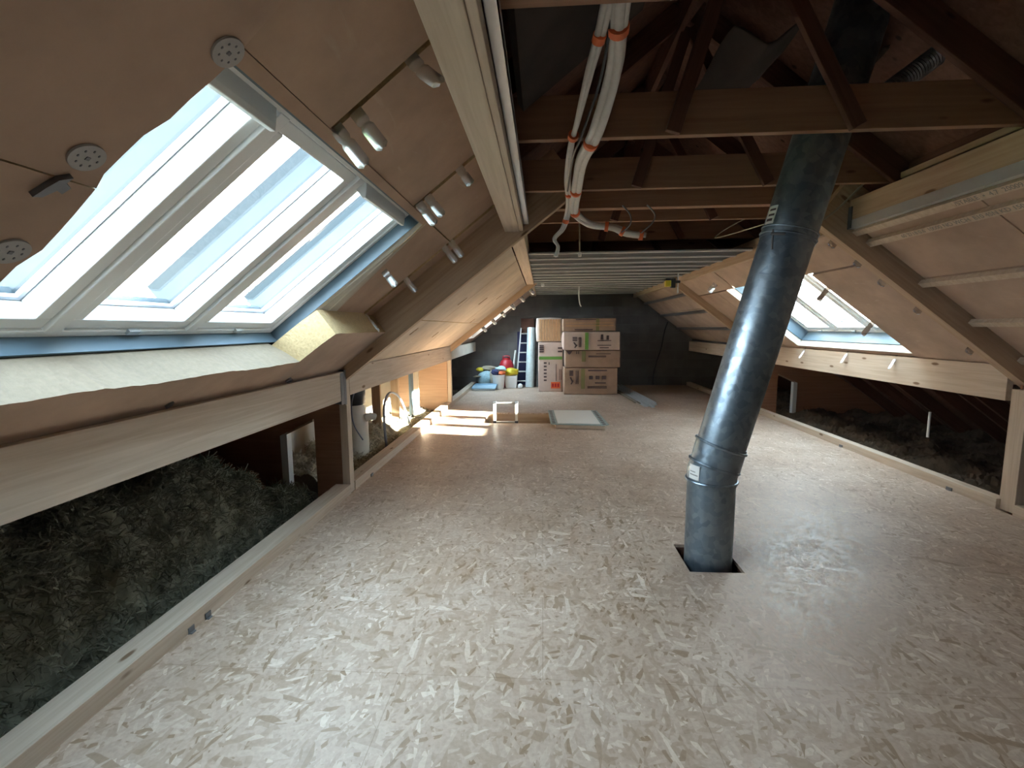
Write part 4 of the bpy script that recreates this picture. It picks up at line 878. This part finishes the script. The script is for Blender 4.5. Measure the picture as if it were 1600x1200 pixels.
# ladder
t = thing('aluminium_ladder', 'narrow aluminium ladder leaning on the block wall, left of the foil roll', 'ladder', (-.5, 12, 0))
for dx in (0, .26):
    m = MB(); m.hexa([(-.70 + dx, 11.95, 0), (-.665 + dx, 11.95, 0), (-.665 + dx, 12.02, 0), (-.70 + dx, 12.02, 0), (-.57 + dx * .9, 12.28, 1.50), (-.54 + dx * .9, 12.28, 1.50), (-.54 + dx * .9, 12.35, 1.50), (-.57 + dx * .9, 12.35, 1.50)]); m.build('rail', 'steel', t)
for k in range(6):
    z = .15 + k * .24; f_ = z / 1.5; m = MB(); x = -.70 + .13 * f_; y = 11.99 + .32 * f_; m.tube([(x + .02, y, z), (x + .26, y, z)], .018, 10); m.build('rung', 'steel', t, smooth=True)
m = MB(); m.box(-.66, -.42, 12.36, 12.395, .02, 1.4); tag(m.build('dark_board', 'navy', origin=(-.5, 12.37, .5)), 'dark narrow board behind the leaning ladder', 'board')
# foil roll
m = MB(); m.tube([(-.325, 11.95, 0), (-.275, 12.12, 1.50)], [.115, .115], 24); o_ = m.build('foil_roll', 'foil', origin=(-.3, 12, 0), smooth=True); tag(o_, 'tall silvery white foil roll leaning on the wall, left of the packs', 'foil roll')
m = MB(); m.tube([(-.14, 12.12, 0), (-.15, 12.26, 1.45)], [.09, .09], 20); tag(m.build('foil_roll', 'galv', origin=(-.14, 12.1, 0), smooth=True), 'dull grey roll behind the bright foil roll, next to the packs', 'roll')
m = MB(); m.box(-.56, -.22, 12.33, 12.39, 1.35, 1.74); tag(m.build('cardboard_sheet', 'old', origin=(-.4, 12.35, 1.5), bevel=.003), 'dark brown panel on the wall above the foil roll', 'panel')
wire([(-.80, 11.98, 0.0), (-.74, 12.15, .6), (-.70, 12.25, .92)], .022, 'short white pipe leaning on the wall beside the yellow cloth', 'pvc', 'pipe', 'pipe')
# buckets etc
def bucket(x, y, r, h, lab, mat='pvc'):
    t = thing('plastic_bucket', lab, 'bucket', (x, y, 0))
    m = MB(); m.lathe([(r * .84, 0), (r * .86, .01), (r, h), (r * 1.05, h), (r * 1.05, h + .015), (r * .95, h + .015), (r * .82, .02)], (x, y, 0), 28); m.build('body', mat, t, smooth=True)
    m = MB(); m.tube([(x + r * 1.06 * math.cos(a), y - .02 - r * .3 * math.sin(a), h - .02 - r * .55 * math.sin(a)) for a in [math.pi * k / 12 for k in range(13)]], .004, 6); m.build('handle', 'steel', t)
    return t
bucket(-1.09, 11.62, .155, .34, 'white plastic bucket in front, holding cloths, left of the yellow cloth')
m = MB(); m.hexa([(-.93, 11.75, 0), (-.66, 11.75, 0), (-.66, 12.02, 0), (-.93, 12.02, 0), (-.96, 11.73, .31), (-.64, 11.73, .31), (-.64, 12.04, .31), (-.96, 12.04, .31)])
tag(m.build('plastic_tub', 'pvc', origin=(-.8, 11.9, 0), bevel=.012), 'white square tub under the yellow cloth', 'tub')
def lump(x, y, z, sx, sy, sz, mat, nm, lab, cat, seed=1, amp=.18, sub=3):
    bm = bmesh.new(); bmesh.ops.create_icosphere(bm, subdivisions=sub, radius=1); rnd = random.Random(seed); ph = [rnd.uniform(0, 6) for _ in range(6)]
    for v in bm.verts:
        d = v.co.copy(); k = 1 + amp * (math.sin(3 * d.x + ph[0]) * math.cos(4 * d.y + ph[1]) + .6 * math.sin(7 * d.z + ph[2] + 3 * d.x))
        v.co = Vector((d.x * sx * k, d.y * sy * k, max(-sz * .8, d.z * sz * k)))
    me = bpy.data.meshes.new(nm); bm.to_mesh(me); bm.free(); me.materials.append(M_[mat]); me.shade_smooth()
    o = bpy.data.objects.new(nm, me); C.objects.link(o); o.location = (x, y, z); return tag(o, lab, cat)
lump(-.80, 11.86, .40, .17, .14, .10, 'yellow', 'yellow_cloth', 'crumpled yellow cloth on the white square tub', 'cloth', 3)
lump(-1.17, 11.60, .41, .10, .10, .085, 'navy', 'navy_cloth', 'dark blue cloth in the white bucket', 'cloth', 5)
lump(-1.02, 11.60, .39, .10, .09, .05, 'orange', 'pink_cloth', 'reddish cloth in the white bucket', 'cloth', 6)
lump(-1.04, 11.68, .49, .15, .12, .065, 'paleblue', 'plastic_bag', 'pale crumpled plastic bag heaped on the bucket', 'bag', 8)
# red fuel can
t = thing('red_container', 'bright red plastic container behind the bucket', 'container', (-.93, 12.1, 0))
m = MB(); m.lathe([(.17, .0), (.19, .05), (.20, .4), (.185, .56), (.14, .66), (.10, .70), (.10, .74)], (-.93, 12.12, 0), 28); m.build('body', 'red', t, smooth=True)
m = MB(); m.tube([(-1.02, 12.12, .70), (-1.01, 12.12, .775), (-.93, 12.12, .79), (-.85, 12.12, .775), (-.84, 12.12, .70)], .016, 10); m.build('handle', 'red', t, smooth=True)
m = MB(); m.lathe([(.07, .74), (.075, .765), (.06, .775)], (-.93, 12.12, 0), 20); m.build('cap', 'steel_dark', t, smooth=True)
# cement bags and blue packs
t = thing('blue_pack', 'flat blue-wrapped pack lying on the floor at far left', 'pack', (-1.42, 11.4, 0))
m = MB(); m.box(-1.70, -1.15, 11.25, 11.62, .0, .05); m.build('lower_layer', 'foil', t, bevel=.008)
m = MB(); m.hexa([(-1.72, 11.22, .05), (-1.13, 11.22, .05), (-1.13, 11.65, .05), (-1.72, 11.65, .05), (-1.68, 11.28, .13), (-1.10, 11.28, .14), (-1.10, 11.68, .14), (-1.68, 11.68, .13)]); m.build('upper_wrap', 'blue', t, bevel=.01)
o_ = lump(-1.46, 12.0, .20, .22, .16, .22, 'paleblue', 'wrapped_stack', 'pale blue and white wrapped stack behind the flat blue pack', 'stack', 11, .05)
lump(-1.62, 12.1, .44, .10, .09, .06, 'yellow', 'yellow_sponge', 'small yellow packet on top of the wrapped stack', 'packet', 12, .05)
lump(-1.38, 12.15, .47, .20, .12, .07, 'tan', 'paper_sack', 'tan folded paper sack on the wrapped stack', 'sack', 13)
lump(-1.28, 11.95, .22, .07, .1, .22, 'tan', 'paper_sack', 'grey-tan upright sack squeezed between the wrapped stack and the bucket', 'sack', 14)
lump(-1.66, 11.9, .28, .10, .12, .02, 'foam_pale', 'cardboard_flap', 'pale cardboard flap sticking out left of the wrapped stack', 'cardboard', 15)
t = thing('headlamp', 'small white round lamp on the floor by the ladder', 'lamp body', (-.56, 11.7, 0)); m = MB(); m.lathe([(.03, 0), (.06, .02), (.065, .06), (.05, .10), (.02, .12)], (-.56, 11.72, 0), 18); m.build('shell', 'pvc', t, smooth=True)
# metal profiles on the floor
def prof(x0, y0, x1, y1, z, wd, h, lab, mat='steel', grp=None):
    p0, p1 = Vector((x0, y0, z)), Vector((x1, y1, z)); d = (p1 - p0); L = d.length; d.normalize(); s_ = Vector((0, 0, 1)).cross(d)
    m = MB(); m.box(0, L, -wd / 2, wd / 2, 0, .003); m.box(0, L, -wd / 2, -wd / 2 + .003, 0, h); m.box(0, L, wd / 2 - .003, wd / 2, 0, h)
    R = Matrix((d, s_, Vector((0, 0, 1)))).transposed().to_4x4(); R.translation = p0
    return tag(m.build('metal_profile', mat, rot=R), lab, 'metal profile', grp)
prof(1.95, 8.95, 1.72, 11.9, 0.0, .07, .03, 'leftmost metal profile on the floor right of the packs', 'steel')
prof(2.06, 8.90, 1.86, 11.9, 0.0, .07, .03, 'second metal profile from the left on the floor', 'steel')
prof(2.16, 9.15, 1.98, 12.1, 0.0, .07, .03, 'metal profile on the floor at the right of the bundle', 'steel')
prof(2.11, 9.05, 1.92, 12.0, 0.032, .09, .045, 'wide grey metal profile lying on top of the bundle', 'steel')
prof(1.83, 9.4, 1.66, 11.9, 0.0, .03, .02, 'thin yellowish batten on the floor at the left of the metal bundle', 'foam_pale')
prof(1.88, 9.2, 1.70, 11.9, 0.022, .03, .015, 'second thin yellowish batten on the metal bundle', 'foam_pale')

# ------------------------------------------------------------------ eaves: wool, studs, cross walls
def wool(name, region, n, mat, lab, size=.03, seed=1, hf=None, sprigs=True):
    """loose mineral wool: a lumpy bed plus thousands of curled tufts on it"""
    x0, x1, y0, y1 = region; rnd = random.Random(seed); m = MB(); nx, ny = max(6, int((x1 - x0) / .035)), max(6, int((y1 - y0) / .035))
    ph = [rnd.uniform(0, 6) for _ in range(8)]
    def H(x, y):
        return hf(x, y) + ((.10 if mat == 'wool' else .025) * max(0, math.sin(19 * x + 3 * math.sin(7 * y) + ph[3])) * max(0, math.sin(17 * y + 3 * math.sin(9 * x) + ph[4])) if sprigs else 0) + .035 * math.sin(9 * x + ph[0] + 2 * math.sin(5 * y)) + .035 * math.sin(11 * y + ph[1] + 2 * math.sin(6 * x)) + .02 * math.sin(23 * x + 17 * y + ph[2])
    vs = [(x0 + (x1 - x0) * i / nx, y0 + (y1 - y0) * j / ny, H(x0 + (x1 - x0) * i / nx, y0 + (y1 - y0) * j / ny) + rnd.uniform(-.012, .012)) for i in range(nx + 1) for j in range(ny + 1)]
    m.add(vs, [(i * (ny + 1) + j, (i + 1) * (ny + 1) + j, (i + 1) * (ny + 1) + j + 1, i * (ny + 1) + j + 1) for i in range(nx) for j in range(ny)])
    if sprigs:
        for _ in range(n):
            x, y = rnd.uniform(x0, x1), rnd.uniform(y0, y1); z = H(x, y) - .01
            d = Vector((rnd.gauss(0, 1), rnd.gauss(0, 1), abs(rnd.gauss(0, .8)) + .2)).normalized(); s_ = d.orthogonal().normalized(); ws = size * rnd.uniform(.05, .15); p_ = Vector((x, y, z)); vv = []
            cu = Vector((rnd.uniform(-1, 1), rnd.uniform(-1, 1), rnd.uniform(-1, .6))) * 1.1; k = 5
            for q in range(k + 1):
                vv += [p_ - s_ * ws, p_ + s_ * ws]; p_ = p_ + d * size * rnd.uniform(.5, .9); d = (d + cu * rnd.uniform(.3, .9)).normalized(); s_ = (s_ - d * s_.dot(d)).normalized()
            m.add(vv, [(2 * q, 2 * q + 1, 2 * q + 3, 2 * q + 2) for q in range(k)])
    o = m.build(name, mat, origin=(x0, y0, 0)); return tag(o, lab, 'mineral wool', kind='stuff')
sm = lambda a, b, t: max(0, min(1, (t - a) / (b - a)))
mound = lambda x, y: -.16 + .62 * sm(-2.02, -2.35, x) * sm(4.1, 3.1, y) + .08 * sm(-2.0, -2.2, x)
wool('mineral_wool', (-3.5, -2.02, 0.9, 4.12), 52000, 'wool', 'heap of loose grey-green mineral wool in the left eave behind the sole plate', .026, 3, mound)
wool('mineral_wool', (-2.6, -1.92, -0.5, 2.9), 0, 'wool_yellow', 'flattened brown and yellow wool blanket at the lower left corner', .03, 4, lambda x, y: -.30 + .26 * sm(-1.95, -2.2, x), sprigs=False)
wool('mineral_wool', (-2.75, -1.93, 4.3, 8.9), 22000, 'wool_lit', 'sunlit-toned wool bed in the left eave between the two posts', .02, 5, lambda x, y: -.16 + .27 * sm(-1.97, -2.25, x) * (1 - .6 * sm(6.6, 7.8, y)))
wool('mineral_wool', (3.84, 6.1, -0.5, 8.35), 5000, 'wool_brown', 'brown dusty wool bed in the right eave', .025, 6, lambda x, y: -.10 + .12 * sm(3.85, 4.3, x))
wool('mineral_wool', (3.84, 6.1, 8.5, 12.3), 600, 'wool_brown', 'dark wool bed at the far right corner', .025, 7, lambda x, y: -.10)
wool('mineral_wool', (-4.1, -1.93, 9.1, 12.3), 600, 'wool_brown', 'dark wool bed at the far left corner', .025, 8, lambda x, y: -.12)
# left eave, middle bay: cream back boards and studs
m = MB(); m.box(-2.92, -2.90, 4.3, 8.95, -.19, .56)
tag(m.build('cream_board', 'cream', origin=(-2.9, 6, 0)), 'sunlit cream backing board in the left eave behind the studs', 'board')
for k, (y, lab) in enumerate(((6.42, 'orange-brown stud nearest the black tank in the left eave'), (7.25, 'middle orange-brown stud in the left eave'))):
    tag(beam('stud', 'pine_warm', (-2.32, y, -.05), (-2.32, y, .92), (0, 1, 0), .05, .12), lab, 'stud')
tag(beam('stud', 'pine', (-2.30, 8.42, -.12), (-2.30, 8.42, .88), (0, 1, 0), .045, .10), 'pale thin stud beside the blue-grey upright in the left eave', 'stud')
tag(beam('metal_stud', 'anth', (-2.30, 8.10, -.12), (-2.30, 8.10, .86), (0, 1, 0), .16, .04), 'blue-grey upright strip beside the pale stud in the left eave', 'metal stud')
# black tank with white wrapped pipe
t = thing('black_tank', 'black plastic tank and pale jug-shaped wrapping just right of the near left post', 'tank', (-2.2, 5.45, .3))
m = MB(); m.lathe([(.12, .60), (.135, .62), (.14, .80), (.13, .84), (.05, .86)], (-2.27, 5.50, 0), 24); m.build('tank', 'black', t, smooth=True)
m = MB(); m.lathe([(.15, -.10), (.16, .1), (.155, .40), (.13, .55), (.11, .60)], (-2.27, 5.50, 0), 20); m.build('wrapping', 'cream', t, smooth=True)
m = MB(); m.tube([(-2.13, 5.47, .44), (-2.07, 5.5, .46), (-2.03, 5.54, .44)], [.05, .045, .04], 12); m.build('spout', 'cream', t, smooth=True)
wire([(-2.16, 5.28, .80), (-2.20, 5.26, .62), (-2.18, 5.26, .40), (-2.08, 5.26, .22)], .008, 'thin grey cable beside the black tank', 'hose', 'cable', 'cable')
wire([(-2.02, 5.90, -.08), (-2.06, 5.95, .25), (-2.10, 6.1, .50), (-2.16, 6.5, .60), (-2.16, 6.9, .50), (-2.14, 7.15, .25), (-2.10, 7.3, -.05)], .017, 'grey-blue hose arching up in the left eave', 'hose', 'hose', 'hose')
# old eave timbers
def old_raft(side, y, lab, grp):
    fn = SIDE[side]; return tag(beam('old_rafter', 'old', fn(y, -2.6, DECK - .08), fn(y, -.25, DECK - .08), (0, 1, 0), .04, .15), lab, 'rafter', grp)
for k, y in enumerate((4.9, 5.5, 6.1, 6.7, 7.3, 7.9)): old_raft('R', y, ORD[5 - k] + ' old red-brown rafter low in the right eave, counted from the far end', 'old rafters in the right eave')
for k, y in enumerate((2.1, 3.15, 3.4)): old_raft('L', y, ['nearest', 'middle', 'farthest'][k] + ' old dark rafter low in the left eave above the wool', 'old rafters in the left eave')
for k, y in enumerate((5.2, 6.4, 7.9)): old_raft('L', y, ['nearest', 'middle', 'farthest'][k] + ' old brown rafter behind the studs of the left eave', 'old rafters in the middle left eave')
tag(beam('stud', 'old', (-2.6, 2.83, .30), (-2.6, 2.83, .86), (0, 1, 0), .16, .045), 'short reddish stud hanging below the left knee beam above the wool', 'stud')
m = MB(); m.tube([(3.92, 5.0, .36), (3.92, 5.0, .62)], .012, 10); tag(m.build('plastic_pipe', 'pvc'), 'short thin pale pipe standing in the right eave', 'pipe')
m = MB(); m.tube([(-2.25, 3.96, -.10), (-2.15, 4.10, -.06)], .075, 18); tag(m.build('drain_pipe', 'black', smooth=True), 'black pipe end at the foot of the white strip behind the left post', 'pipe')

# ------------------------------------------------------------------ bare tree outside the left window
def tree(x, y, z, seed, lab):
    rnd = random.Random(seed); m = MB()
    def br(p_, d, L, r, dep):
        q = p_ + d * L; m.tube([p_, (p_ + q) / 2 + Vector((rnd.uniform(-.05, .05), rnd.uniform(-.05, .05), 0)) * L, q], [r, r * .85, r * .65], 5, cap=False)
        if dep == 0: return
        for _ in range(rnd.choice((2, 3, 3))):
            nd = (d + Vector((rnd.uniform(-.8, .8), rnd.uniform(-.8, .8), rnd.uniform(-.25, .6)))).normalized(); br(q, nd, L * rnd.uniform(.62, .85), r * .62, dep - 1)
    br(Vector((x, y, z)), Vector((0, 0, 1)), 2.4, .13, 6)
    return tag(m.build('bare_tree', 'bark', origin=(x, y, z)), lab, 'tree')
tree(-9.5, 14.5, -4.0, 5, 'leafless tree outside, faint through the right-hand pane of the big roof window')
